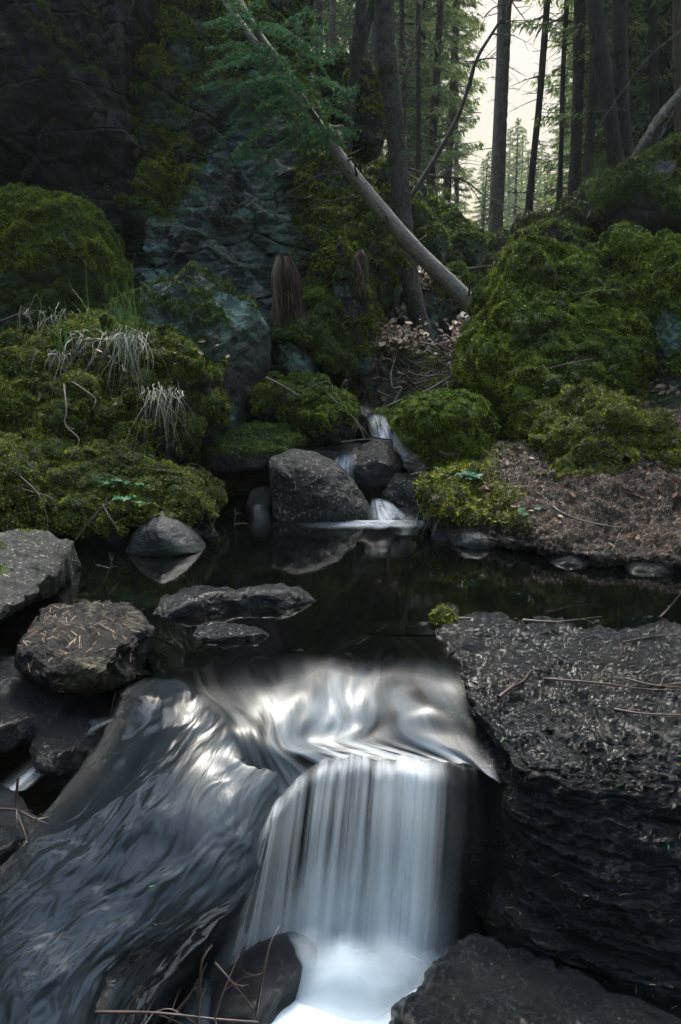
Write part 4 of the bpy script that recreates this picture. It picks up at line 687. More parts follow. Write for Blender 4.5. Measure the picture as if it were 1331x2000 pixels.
big_tree('thin pale stem just left of the tall grey trunk', [(957,470),(960,380),(966,250),(972,120),(976,-10)], 5, 16, 'bark_pale', seedn=6, dead=16)
big_tree('thin dark spruce with ragged boughs right of the sky gap', [(1030,440),(1040,330),(1052,220),(1062,100),(1070,-10)], 11, 16, 'bark_dark', seedn=7, crown=3, dead=60)
big_tree('dark leaning trunk, left one of the close pair on the right slope', [(1212,350),(1200,290),(1187,200),(1172,100),(1160,-10)], 26, 11, 'bark_dark', seedn=8, crown=2, dead=40)
big_tree('dark upright trunk, right one of the close pair on the right slope', [(1224,330),(1220,270),(1213,180),(1211,80),(1211,-10)], 25, 11.2, 'bark_dark', seedn=9, crown=2, dead=40)
big_tree('grey trunk behind the close pair of trunks, left of them', [(1122,390),(1126,270),(1130,150),(1133,-10)], 19, 14, 'bark_dark', seedn=10, crown=2, dead=50)
big_tree('slim trunk directly left of the close pair of trunks', [(1148,380),(1152,270),(1158,150),(1166,-10)], 13, 13, 'bark_dark', seedn=11, crown=3, dead=50)
big_tree('slim brown trunk at the right edge of the photo', [(1327,300),(1325,200),(1324,100),(1322,-10)], 13, 9, 'bark_warm', seedn=12, dead=30)
big_tree('dark trunk between the pair of trunks and the right edge', [(1282,340),(1279,220),(1276,100),(1274,-10)], 15, 13, 'bark_dark', seedn=13, crown=3, dead=50)
big_tree('grey trunk seen just left of the standing spruce', [(738,220),(737,140),(735,60),(735,-20)], 17, 12, 'bark_grey', seedn=14, dead=12)
big_tree('slim trunk between the mossy stems and the grey trunk', [(715,230),(714,140),(713,60),(712,-20)], 11, 14, 'bark_grey', seedn=15, dead=12)
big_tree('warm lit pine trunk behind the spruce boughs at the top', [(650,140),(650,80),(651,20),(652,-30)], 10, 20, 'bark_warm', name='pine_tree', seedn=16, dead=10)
big_tree('leaning thin dark stem left of the shaded trunks on the right slope', [(1092,400),(1097,280),(1100,150),(1108,-10)], 8, 15, 'bark_dark', seedn=17, crown=3, dead=50)
# fallen trunk with its stubs
def wtube(name, label, path, w0, w1, Y, m, cat, stubs=0, seedn=0, wob=.05, seg=60, ns=16):
    pts = [P(a, b, c) for a, b, c in path]; r0, r1 = w0*pxm(Y)/2, w1*pxm(Y)/2; mb = MB(); n = len(pts)
    mb.tube(pts, np.linspace(r0, r1, n), ns, seg, t=.5, wob=wob, seed=seedn); o = mb.build(name, M[m], origin=pts[0]); tag(o, label, cat)
    if stubs:
        m2 = MB(); rs_ = np.random.default_rng(seedn)
        for i in range(stubs):
            t = rs_.uniform(.02, .98)*(n-1); k = int(t); p = pts[k]*(1-t+k)+pts[k+1]*(t-k); a = norm(rs_.normal(size=3)-np.array([0, .3, 0])); l = rs_.uniform(1.2, 2.6)*r0
            m2.tube([p, p+a*l], [r0*.16, r0*.05], 4, t=.3)
        m2.build('branch_stubs', M['bark_dark'], o)['kind'] = 'stuff'
    return o
wtube('fallen_tree', 'pale barked trunk fallen diagonally across the gully, its foot on the mossy stone', [(965,655,6.55),(930,605,6.55),(880,555,6.5),(800,475,6.4),(720,380,6.35),(655,295,6.4),(600,215,6.45),(540,130,6.6),(470,45,6.8),(420,-30,7.0)], 37, 10, 6.5, 'bark_pale', 'log', 46, 3)
wtube('fallen_log', 'weathered mossy log lying on the steep bank below the dark pair of trunks', [(1150,430,7.1),(1180,385,7.1),(1215,340,7.2),(1255,285,7.3),(1285,235,7.5),(1345,165,8.0)], 13, 17, 7.2, 'bark_moss', 'log', 10, 5, wob=.25)
def sapling(label, path, w, Y, seedn, m='bark_grey', twl=.5, nt_=14, name='bare_sapling', cat='sapling', grp=None):
    pts = [P(a, b, Y+(c[0] if c else 0)) for a, b, *c in path]; mb = MB(); r = w*pxm(Y)/2; mb.tube(pts, [r, r*.3], 6, 40, t=.6, wob=.05); rs_ = np.random.default_rng(seedn)
    m2 = mb
    for i in range(nt_):
        t = rs_.uniform(.15, .98)*(len(pts)-1); k = int(t); p = pts[k]*(1-t+k)+pts[min(k+1, len(pts)-1)]*(t-k); d = norm(norm(pts[-1]-pts[0])*.6+rs_.normal(size=3)*.8); l = rs_.uniform(.3, 1)*twl
        q = p+d*l*.5; e2 = q+norm(d+rs_.normal(size=3)*.4)*l*.5; m2.tube([p, q, e2], [r*.35, r*.12], 4, 6, t=.6)
        for j in range(2): f = p*(.5)+q*.5 if j else q; m2.tube([f, f+norm(d+rs_.normal(size=3)*.8)*l*.35], [r*.18, r*.08], 3, t=.6)
    e = mb.build(name, M[m], origin=pts[0]); tag(e, label, cat, grp); return e
sapling('thin bare stem leaning right across the sky gap from the ridge', [(798,392),(850,310),(900,215),(930,120),(965,60),(990,20),(1010,-30)], 9, 7.3, 31)
sapling('bare forked branch curling out over the gully from the ridge', [(800,330),(850,345),(905,352),(950,385),(975,392)], 5, 7.4, 32, twl=.6, nt_=16)
sapling('thin bare stem leaning right beside the standing spruce', [(770,230),(790,150),(815,60),(830,-20)], 5, 8, 33)
sapling('long thin bare branch arching over the buttress below the boughs', [(672,338),(620,345),(575,370),(545,400),(536,440)], 4, 5.9, 34, nt_=3, twl=.2, name='dead_branch', cat='branch')
sapling('thin bare branch reaching left from the fallen trunk', [(700,385),(650,392),(605,405),(585,435)], 4, 6.0, 35, nt_=3, twl=.2, name='dead_branch', cat='branch')
sapling('pale forked dead branch hanging on the dark rock wall at the top left', [(262,0),(250,32),(222,50),(205,70),(190,82)], 3.5, 6.3, 36, nt_=4, twl=.25, name='dead_branch', cat='branch')
sapling('white crooked dead branch hanging over the teal rock face', [(398,340),(420,352),(422,380),(430,420),(440,450)], 4, 6.2, 37, nt_=4, twl=.3, name='dead_branch', cat='branch')
sapling('second crooked pale branch right of the white one on the teal rock', [(420,362),(440,390),(460,415),(480,425)], 3, 6.15, 38, nt_=3, twl=.3, name='dead_branch', cat='branch')
sapling('long bare branch crossing the top right corner', [(1331,60),(1270,110),(1215,180),(1160,260)], 4, 8, 39, nt_=10, twl=.5, name='dead_branch', cat='branch')
sapling('pale bare branch slanting before the right-hand trunks', [(1331,190),(1290,270),(1250,330),(1210,375)], 4, 8, 40, nt_=8, twl=.4, name='dead_branch', cat='branch')
sapling('horizontal dead branch at the gully mouth below the grey trunk', [(893,528),(930,524),(965,518),(990,512)], 8, 9.0, 41, nt_=4, twl=.3, name='dead_branch', cat='branch')
sapling('thin pale stick on the moss of the big boulder at the left edge', [(123,455),(140,485),(165,510),(190,540)], 3, 5.2, 42, nt_=2, twl=.15, name='dead_branch', cat='branch')

# ------------------------------------------------------------------ young spruce hanging over the cliff
e = empty('young_spruce', P(560, 130, 6.55)); tag(e, 'young green spruce with drooping boughs hanging over the buttress', 'tree'); rs = np.random.default_rng(5)
mb = MB(); mb.tube([P(640,265,6.2), P(590,190,6.25), P(545,120,6.35), P(500,60,6.5), P(455,-20,6.8)], [.02, .035], 7, 30, t=.4, wob=.1); mb.build('trunk', M['bark_moss'], e)
def bough(p0, p1, rs, tl=.22, parent=None, m='spruce', nl=.021, dens=190):
    mb = MB(); L = np.linalg.norm(p1-p0); d = norm(p1-p0); mid = p0*.5+p1*.5+UP*L*.10; q = cr(np.array([p0, mid, p1]), 24); mb.tube(q, [.006, .0015], 4, t=.3); B_ = []; D_ = []
    side = norm(np.cross(d, UP)); segs = [(q[i], q[i+1]) for i in range(6, 23)]
    for i in range(int(L/.032)):
        t = (i+.5)/int(L/.032); p = q[min(23, int(t*23))]; sg = 1 if i % 2 else -1; l = tl*(1.05-t)*rs.uniform(.6, 1.2)*(.4+min(1, t*3)*.6)
        dd = norm(d*.75+side*sg*.8+UP*rs.uniform(-.35, .1)+rs.normal(size=3)*.15); r_ = p+dd*l*.6-UP*.01; s_ = p+dd*l-UP*.12*l; segs += [(p, r_), (r_, s_)]; mb.tube([p, r_, s_], [.002, .001], 3, t=.3)
        for k in range(3):
            f = p+dd*l*rs.uniform(.25, .8); d3 = norm(dd+side*rs.choice([-1, 1])*.7+rs.normal(size=3)*.3-UP*.2); g_ = f+d3*l*.4; segs.append((f, g_)); mb.tube([f, g_], [.0012, .0008], 3, t=.3)
    for a, b in segs:
        l = np.linalg.norm(b-a); n_ = int(l*dens)+2; t = rs.random(n_)[:, None]; dd = (b-a)/l; r_ = rs.normal(size=(n_, 3)); r_ -= (r_@dd)[:, None]*dd; r_ /= np.linalg.norm(r_, axis=1)[:, None]
        B_.append(a+(b-a)*t); x = dd*.7+r_*.8+UP*.1; D_.append(x/np.linalg.norm(x, axis=1)[:, None])
    B_ = np.concatenate(B_); D_ = np.concatenate(D_); Ls = rs.uniform(.7, 1.3, len(B_))*nl; V = tri_soup(B_, D_, Ls, Ls*.19, rs)
    o = mesh_obj('bough', V, np.arange(len(V)).reshape(-1, 3), M[m], parent, np.array(parent.location), {'tint': np.repeat(np.clip(rs.normal(size=len(B_))*.25+.45, 0, 1), 3)}, False)
    mb.build('stem', M['bark_dark'], o, np.array(parent.location)); return o
BG = [((560,120),(400,95)),((570,140),(425,135)),((520,60),(395,50)),((600,180),(470,165)),((560,150),(430,200)),((600,200),(500,215)),((620,220),(700,170)),((620,210),(690,240)),((580,120),(660,100)),((560,90),(640,55)),((540,60),(610,25)),((600,150),(690,200)),
      ((560,160),(440,245)),((600,230),(640,300)),((590,220),(560,300)),((560,190),(480,290)),((520,100),(400,150)),((600,250),(680,290)),((560,110),(500,180)),((620,240),(590,320)),((500,40),(440,0)),((560,200),(410,300)),((580,260),(500,350)),((600,280),(650,250)),((540,240),(440,330)),
      ((480,30),(520,-10)),((630,250),(700,270)),((500,80),(560,130)),((530,130),(600,190)),((500,60),(570,70)),((560,60),(640,150)),((500,180),(380,175)),((540,300),(460,320))]
for (a, b), (c, d) in BG: bough(P(a, b, 6.25+rs.uniform(-.15, .15)), P(c, d, 5.95+rs.uniform(-.3, .25)), rs, parent=e, tl=.26)

# ------------------------------------------------------------------ grass, roots, herbs, litter
def blades(mb, base, n, L, r, rs, out=.5, droop=1.0, spread=.05, dirb=None, wid=.0022, t=None):
    for i in range(n):
        a = rs.uniform(0, 2*pi); o_ = np.array([cos(a), sin(a), 0])*out*rs.uniform(.3, 1.2)
        if dirb is not None: o_ = o_*.6+np.array(dirb)*rs.uniform(.4, 1.3)
        l = L*rs.uniform(.35, 1.2); p0 = base+rs.normal(size=3)*spread*np.array([1, .6, .2]); tt = np.linspace(0, 1, 8)[:, None]
        pts = p0+(o_*tt+UP*(tt*r*rs.uniform(.5, 1.5)-droop*rs.uniform(.6, 1.2)*tt**2)+rs.normal(size=3)*.22*tt**2+rs.normal(size=3)*.07*np.sin(tt*6))*l; w_ = np.cross(norm(o_+UP*.01), UP)+rs.normal(size=3)*.4; w_ = norm(w_)*wid*(1.05-tt)
        V = np.stack([pts-w_, pts+w_], 1).reshape(-1, 3); k = np.arange(7)*2; mb.add(V, np.stack([k, k+1, k+3, k+2], 1), rs.random() if t is None else t)
def tuft(label, px, py, Y, ng, np_, L, seed, w=.05, green_up=1.4, dirb=(0, -.5, 0), droop=1.5, group=None, name='grass_tuft'):
    rs = np.random.default_rng(seed); b = P(px, py, Y); e = empty(name, b); tag(e, label, 'grass tuft', group)
    if ng: mb = MB(); blades(mb, b, ng, L*.95, green_up, rs, .45, .45, w*.5, wid=.0028); mb.build('green_blades', M['grass_green'], e, smooth=False)
    if np_: mb = MB(); blades(mb, b, np_, L, .45, rs, .55, droop, w, dirb, .0027); mb.build('withered_blades', M['grass_pale'], e, smooth=False)
tuft('green grass tuft with long withered pale blades on top of the tall moss mound', 250, 655, 4.35, 60, 110, .30, 1, .07)
tuft('withered grass spilling left over the tall moss mound', 185, 662, 4.4, 10, 45, .26, 2, .08, dirb=(-.3,-.4,0))
tuft('pale withered grass hanging down the right face of the tall moss mound', 322, 765, 4.12, 0, 55, .30, 3, .05)
tuft('small withered tuft at the left shoulder of the tall moss mound', 120, 690, 4.35, 14, 26, .2, 4, .05)
tuft('straw-coloured blades drooping into the pool from the yellow moss nose', 872, 990, 3.92, 0, 60, .24, 5, .045, dirb=(-.45,-.25,0), droop=1.1)
tuft('thin hanging grass on the steep bank at the right edge', 1318, 372, 6.3, 6, 34, .34, 6, .10, droop=1.3)
tuft('fresh green grass at the brow of the right slope', 1160, 390, 7.0, 40, 10, .25, 7, .1)
tuft('pale grass strands on the dim hummock at the left', 95, 612, 4.95, 3, 40, .28, 8, .10)
def rootbundle(label, top, bl, br, Y, n, seed, tw=.10):
    rs = np.random.default_rng(seed); a = P(*top, Y); e = empty('hanging_roots', a); tag(e, label, 'roots'); mb = MB()
    B1, B2 = P(*bl, Y-.05), P(*br, Y-.05)
    for i in range(n):
        u = rs.random(); dp = rs.uniform(-.05, .06); s = a+np.array([(u-.5)*tw*rs.uniform(.5, 1.3), dp*.6, rs.normal()*.01]); f = B1*(1-u)+B2*u+np.array([rs.normal()*.016, dp*1.4, rs.normal()*.10])
        m1 = s*.66+f*.34+np.array([(u-.5)*.05, -.02, .01])+rs.normal(size=3)*.006; m2 = s*.3+f*.7+rs.normal(size=3)*.020; mb.tube([s, m1, m2, f], [.0042*rs.uniform(.5, 1.5), .0014], 3, 9, t=np.clip(rs.normal()*.32+(.75 if u < .35 else .3), 0, 1))
    mb.build('strands', M['root'], e)
rootbundle('thick reddish brown bundle of hanging roots before the teal rock face', (554,505), (536,640), (600,640), 5.55, 200, 1)
rootbundle('small dark bundle of hanging roots right of the big reddish one', (703,492), (694,562), (716,556), 5.75, 34, 2, .03)
rs = np.random.default_rng(9)
def leaf_quads(p, n, size, rs, curl=.4):
    m_ = len(p); a = rs.normal(size=(m_, 3)); a -= (a*n).sum(1)[:, None]*n*.8; a /= np.linalg.norm(a, axis=1)[:, None]; b = np.cross(n, a); b /= np.linalg.norm(b, axis=1)[:, None]
    s = size*rs.uniform(.6, 1.4, m_)[:, None]; c = n*s*rs.uniform(.0, curl, m_)[:, None]
    P_ = [p-a*s, p-a*s*.3+b*s*.55+c, p+a*s*.35+b*s*.42+c*1.2, p+a*s+c*.6, p+a*s*.3-b*s*.5+c, p-a*s*.4-b*s*.45+c*.8]
    V = np.stack(P_, 1).reshape(-1, 3); k = np.arange(m_)[:, None]*6; Fc = np.concatenate([k+np.array([[0, 1, 2, 3]]), k+np.array([[0, 3, 4, 5]])]); return V, Fc
def surf_pts(V, Fc, n, cond, rs, lift=.006):
    T = np.concatenate([Fc[:, [0, 1, 2]], Fc[:, [0, 2, 3]]]); fn = np.cross(V[T[:, 1]]-V[T[:, 0]], V[T[:, 2]]-V[T[:, 0]]); ar = np.linalg.norm(fn, axis=1); c = V[T].mean(1); wg = ar*cond(c)+1e-15; idx = rs.choice(len(T), n, p=wg/wg.sum())
    r1 = np.sqrt(rs.random(n))[:, None]; r2 = rs.random(n)[:, None]; nn = fn[idx]/(ar[idx][:, None]+1e-15); nn[nn[:, 2] < 0] *= -1
    return V[T[idx, 0]]*(1-r1)+V[T[idx, 1]]*r1*(1-r2)+V[T[idx, 2]]*r1*r2+nn*lift, nn
def stuff(name, label, V, Fc, m, T): o = mesh_obj(name, V, Fc, M[m], None, V.mean(0), {'tint': T}, False); tag(o, label, None, kind='stuff'); return o
def leaves(label, V, Fc, n, size, cond, seed, name='fallen_leaves', m='leaf'):
    rs = np.random.default_rng(seed); p, nn = surf_pts(V, Fc, n, cond, rs, .008); Vq, Fq = leaf_quads(p, nn, size, rs); return stuff(name, label, Vq, Fq, m, np.repeat(rs.random(n), 6))
def twigs_on(label, V, Fc, n, L, r, cond, seed, m='twig', name='twig_litter', lift=.012):
    rs = np.random.default_rng(seed); p, nn = surf_pts(V, Fc, n, cond, rs, lift); mb = MB()
    for q, n_ in zip(p, nn):
        a = rs.normal(size=3); a -= (a@n_)*n_*.85; a = norm(a); l = L*rs.uniform(.3, 1.2); k = rs.normal(size=3)*l*.1; mb.tube([q-a*l, q+k+n_*l*.05, q+a*l], [r*rs.uniform(.7, 1.3), r*.5], 3, t=rs.random())
    o = mb.build(name, M[m], origin=p.mean(0)); tag(o, label, None, kind='stuff'); return o
lit = lambda c: sstep(.5, 1.0, c[:, 0]+.3*noise(c*3, 4))*sstep(.04, .10, c[:, 2])+.12*(c[:, 2] > .1)
leaves('pale dead leaves scattered over the right bank', BV, BF, 900, .020, lit, 1)
twigs_on('dry twigs and straw scattered over the right bank', BV, BF, 900, .07, .0016, lit, 2)
twigs_on('brown twigs hanging at the waterline of the right bank', BV, BF, 160, .09, .0018, lambda c: (c[:, 2] > .01)*(c[:, 2] < .12)*(c[:, 0] > .5)*1., 3, 'twig_dark')
r = scatter(BV, BF, sstep(.6, 1.1, BV[:, 0])*sstep(.04, .1, BV[:, 2]), size_px=3, dens=3.5, width=.12, flat=.8, spread=1, up=0, lift=.006, seedt=5)
stuff('needle_litter', 'brown shed needles covering the right bank', r[0], r[1], 'leaf', r[2])
near_g = lambda c: (c[:, 1] < 16)*(c[:, 1] > 5)*np.exp(-((c[:, 0]-np.interp(c[:, 1], *zip(*AX))-1.2)/3.5)**2)/(np.abs(c[:, 1])**1.2+.1)
leaves('dead leaves lying on the forest floor of the gorge', GV, GF, 6000, .035, near_g, 6)
twigs_on('twigs lying on the forest floor of the gorge', GV, GF, 1100, .20, .0035, near_g, 7)
r = scatter(GV, GF, np.clip(.55+fbm(GV*.8, 3, 9), 0, 1)*(GV[:, 1] < 22)*(GV[:, 1] > 5)*(np.abs(GV[:, 0]) < 12), size_px=3.2, dens=1.6, seedt=6)
stuff('moss_ground_cover', 'patchy moss and ground plants on the forest floor', r[0], r[1], 'moss_dark', r[2])
def leafheap(label, pts, n, Y, spread, seed, size=.03):
    rs = np.random.default_rng(seed); c = P(*pts, Y); p = c+rs.normal(size=(n, 3))*np.array(spread); nn = norm(np.array([0, -.5, .8]))+rs.normal(size=(n, 3))*.35; nn /= np.linalg.norm(nn, axis=1)[:, None]
    Vq, Fq = leaf_quads(p, nn, size, rs, .7); stuff('fallen_leaves', label, Vq, Fq, 'leaf', np.repeat(.35+.65*rs.random(n), 6))
leafheap('drift of pale dead leaves on the block behind the standing spruce', (775,532), 420, 7.35, (.13,.12,.04), 11)
leafheap('dead leaves right of the standing spruce on top of the block', (845,545), 260, 7.35, (.1,.1,.04), 12)
leafheap('drift of dead leaves above the hanging twigs in the gully', (775,665), 520, 6.15, (.12,.1,.055), 13)
leafheap('dead leaves in the gully right of the leaf-covered block', (910,660), 420, 6.8, (.10,.2,.09), 14)
leafheap('few dead leaves around the foot of the grass on the tall moss mound', (300,690), 18, 4.25, (.2,.1,.04), 15, .018)
for lb, nt_, nl_, L_ in (('tall yellow-green moss mound with a grass tuft on its top', 170, 46, .05), ('low moss bank at the waterline behind the pointed grey stone', 110, 20, .045), ('huge moss-covered boulder right of the gully', 190, 34, .07), ('golden moss lobe at the left edge above the flat dark slab', 50, 8, .05),
        ('moss shelf filling the slope between the tall mound and the golden lobe', 110, 16, .05), ('olive moss mound on the litter bank in front of the huge mossy boulder', 90, 26, .05), ('mossy boulder with bare teal rock streaks at the right edge', 90, 20, .07), ('big moss-covered boulder at the left edge under the dark rock wall', 70, 12, .06), ('dim mossy hummock between the left boulders and the grass tuft', 80, 18, .07)):
    V, Fc, mk = SURF[lb]; tw = lambda c: (c[:, 1] < V[:, 1].mean()+.25)*1.
    twigs_on('thin straws and twigs strewn over the '+' '.join(lb.split()[:4]), V, Fc, nt_, L_, .0011, tw, nt_, m='grass_pale' if nt_ % 20 else 'twig', lift=.02, name='straw')
    leaves('a few brown leaves caught on the '+' '.join(lb.split()[:4]), V, Fc, nl_, .014, tw, nl_)
V, Fc, mk = SURF['flat lichen-spotted rock littered with needles beside the outflow']; needles_later = (V, Fc)
# dead branches heaped in the gully
def stick(label, pts, r, m='twig', seed=0, forks=3, fl=.25, group=None, name='dead_branch', cat='branch', kink=.03, t=.6, ns=6):
    rs = np.random.default_rng(seed); pts = np.array(pts); L = np.linalg.norm(pts[-1]-pts[0]); mb = MB()
    if len(pts) == 2: pts = np.array([pts[0]*(1-s)+pts[1]*s+(rs.normal(size=3)*kink*L if 0 < s < 1 else 0) for s in np.linspace(0, 1, 6)])
    mb.tube(pts, np.linspace(r, r*.35, len(pts)), ns, 26, t=t, wob=.12, seed=seed)
    if forks:
        m2 = mb
        for i in range(forks):
            k = rs.integers(1, len(pts)-1); p = pts[k]; d = norm(norm(pts[-1]-pts[0])+rs.normal(size=3)*.7); l = L*fl*rs.uniform(.5, 1.3); q = p+d*l*.5+rs.normal(size=3)*l*.08; e_ = p+d*l+rs.normal(size=3)*l*.12; m2.tube([p, q, e_], [r*.5, r*.2], 4, 7, t=t)
            f = q; d2 = norm(d+rs.normal(size=3)*.6); m2.tube([f, f+d2*l*.4], [r*.25, r*.12], 3, t=t)
    o = mb.build(name, M[m], origin=pts[0]); tag(o, label, cat, group); return o
rs = np.random.default_rng(77)
GL = 'bare grey dead branch in the tangled heap at the foot of the standing spruce'
for i in range(44):
    a = rs.uniform(-.5, .9) if rs.random() < .75 else rs.uniform(-1.6, 1.6); px = rs.uniform(750, 925); py = rs.uniform(690, 790)+(px-840)*-.25; L = rs.uniform(60, 130); Y = rs.uniform(5.6, 6.3)
    stick(GL, [P(px-L*.5*cos(a), py+L*.5*sin(a), Y-.1), P(px+L*.5*cos(a), py-L*.5*sin(a), Y+.15)], rs.uniform(.004, .011), seed=200+i, group='dead branches heaped in the gully', t=rs.uniform(.2, .9), kink=.05)
stick('longest pale branch curving from the heap down towards the cascade', [P(612+0*1,800,5.6) if 0 else P(728,808,5.5), P(775,785,5.5), P(830,765,5.6), P(880,735,5.7), P(900,718,5.8), P(925,690,6.0), P(950,680,6.1)], .011, seed=1, t=.85)
stick('pale bent branch lying above the longest one in the heap', [P(820,668,5.7), P(845,675,5.7), P(868,690,5.8), P(905,708,5.9), P(940,700,6.0)], .010, seed=2, t=.9)
rs = np.random.default_rng(78); mb = MB()
for i in range(260):
    p = P(rs.normal()*42+778, rs.uniform(690, 770), rs.uniform(5.7, 6.3)); d = norm(np.array([rs.normal(), rs.normal()*.5, -abs(rs.normal())*1.2])); l = rs.uniform(.06, .26); mb.tube([p, p+d*l*.5+rs.normal(size=3)*.02, p+d*l+rs.normal(size=3)*.04], [.0026, .0010], 3, t=rs.random())
o = mb.build('twig_tangle', M['twig'], origin=P(778, 730, 6)); tag(o, 'tangle of fine twigs hanging below the leaf drift in the gully', None, kind='stuff')
ST = [('pale stick lying on the ledge at the foot of the overhanging boulder', [P(520,737,4.9), P(550,752,4.85), P(585,773,4.8)], .009, 0, .95),
 ('brown bent stick standing up at the end of the mossy ledge', [P(660,775,4.9), P(676,742,4.85), P(678,775,4.85), P(683,805,4.85)], .006, 1, .35),
 ('thin straw stick leaning over the mossy ledge', [P(588,765,4.85), P(640,745,4.8), P(655,770,4.8), P(700,812,4.75)], .004, 0, .7),
 ('brown stick lying along the mossy ledge towards the cascade', [P(640,770,4.75), P(690,815,4.7), P(735,868,4.6)], .005, 2, .5),
 ('second brown stick beside the one along the mossy ledge', [P(655,768,4.8), P(700,830,4.7), P(715,860,4.6)], .004, 2, .6),
 ('thin dark stick across the front of the small cascade', [P(668,863,4.55), P(720,858,4.55), P(775,862,4.6)], .004, 2, .5),
 ('greenish stick lying on the right bank above the waterline', [P(1080,990,3.42), P(1100,1003,3.38), P(1140,1018,3.36), P(1205,1030,3.3)], .009, 1, .75),
 ('forked twig sticking out of the pool left of its middle', [P(458,1028,4.0), P(460,1005,4.0), P(461,990,4.0)], .0035, 2, .5),
 ('short twig lying on the pool beside the forked twig', [P(458,1024,4.0), P(475,1022,4.0), P(488,1024,4.0)], .003, 0, .7),
 ('dark twig standing in the pool left of the long low rock', [PZ(203,1140,.0), P(215,1110,2.9), P(222,1085,2.9)], .0035, 3, .3),
 ('thin twig standing in the pool at the right edge', [PZ(1290,1205,.0), P(1305,1190,2.7), P(1320,1172,2.7), P(1345,1140,2.7)], .005, 1, .4),
 ('white crooked root on the tall moss mound', [P(125,750,4.15), P(130,800,4.02), P(128,830,3.98), P(155,860,3.92), P(135,898,3.85)], .006, 2, .95),
 ('pale twig lying on the shoulder of the tall moss mound', [P(140,745,4.2), P(170,765,4.12), P(188,782,4.08), P(180,800,4.05)], .006, 2, .8),
 ('reddish straw leaning on the low moss bank, tallest one', [P(155,1050,3.6), P(200,990,3.62), P(215,960,3.65)], .004, 1, .6),
 ('pale straw leaning on the low moss bank beside the reddish one', [P(148,1055,3.55), P(190,1000,3.58), P(225,975,3.6)], .0035, 0, .9),
 ('brown straw crossing the low moss bank to the right', [P(200,985,3.6), P(215,1010,3.55), P(233,1038,3.5)], .0045, 0, .5),
 ('long thin straw lying over the moss lobe at the left edge', [P(45,955,3.5), P(90,968,3.5), P(105,975,3.5)], .003, 0, .8),
 ('curved dark twig over the moss lobe at the left edge', [P(40,930,3.55), P(75,965,3.48), P(92,1010,3.45), P(92,1038,3.42)], .004, 1, .4),
 ('pale stick on the dim hummock at the left edge', [P(-20,716,4.8), P(30,718,4.75), P(55,724,4.7)], .008, 0, .7),
 ('pale branching twig hanging on the dim hummock at the left', [P(0,628,4.8), P(40,612,4.75), P(75,605,4.75)], .005, 7, .9),
 ('thin stick arching on the huge mossy boulder', [P(1070,720,4.85), P(1110,710,4.85), P(1160,700,4.9)], .004, 3, .8),
 ('pale straw on the lower face of the huge mossy boulder', [P(1060,712,4.9), P(1085,740,4.8), P(1120,770,4.75)], .003, 2, .8),
 ('thin brown stick high on the huge mossy boulder', [P(1120,575,5.3), P(1170,568,5.3), P(1215,566,5.3)], .004, 1, .6)]
for i, (lb, pts, r, fk, t) in enumerate(ST): stick(lb, pts, r, seed=300+i, forks=fk, t=t)
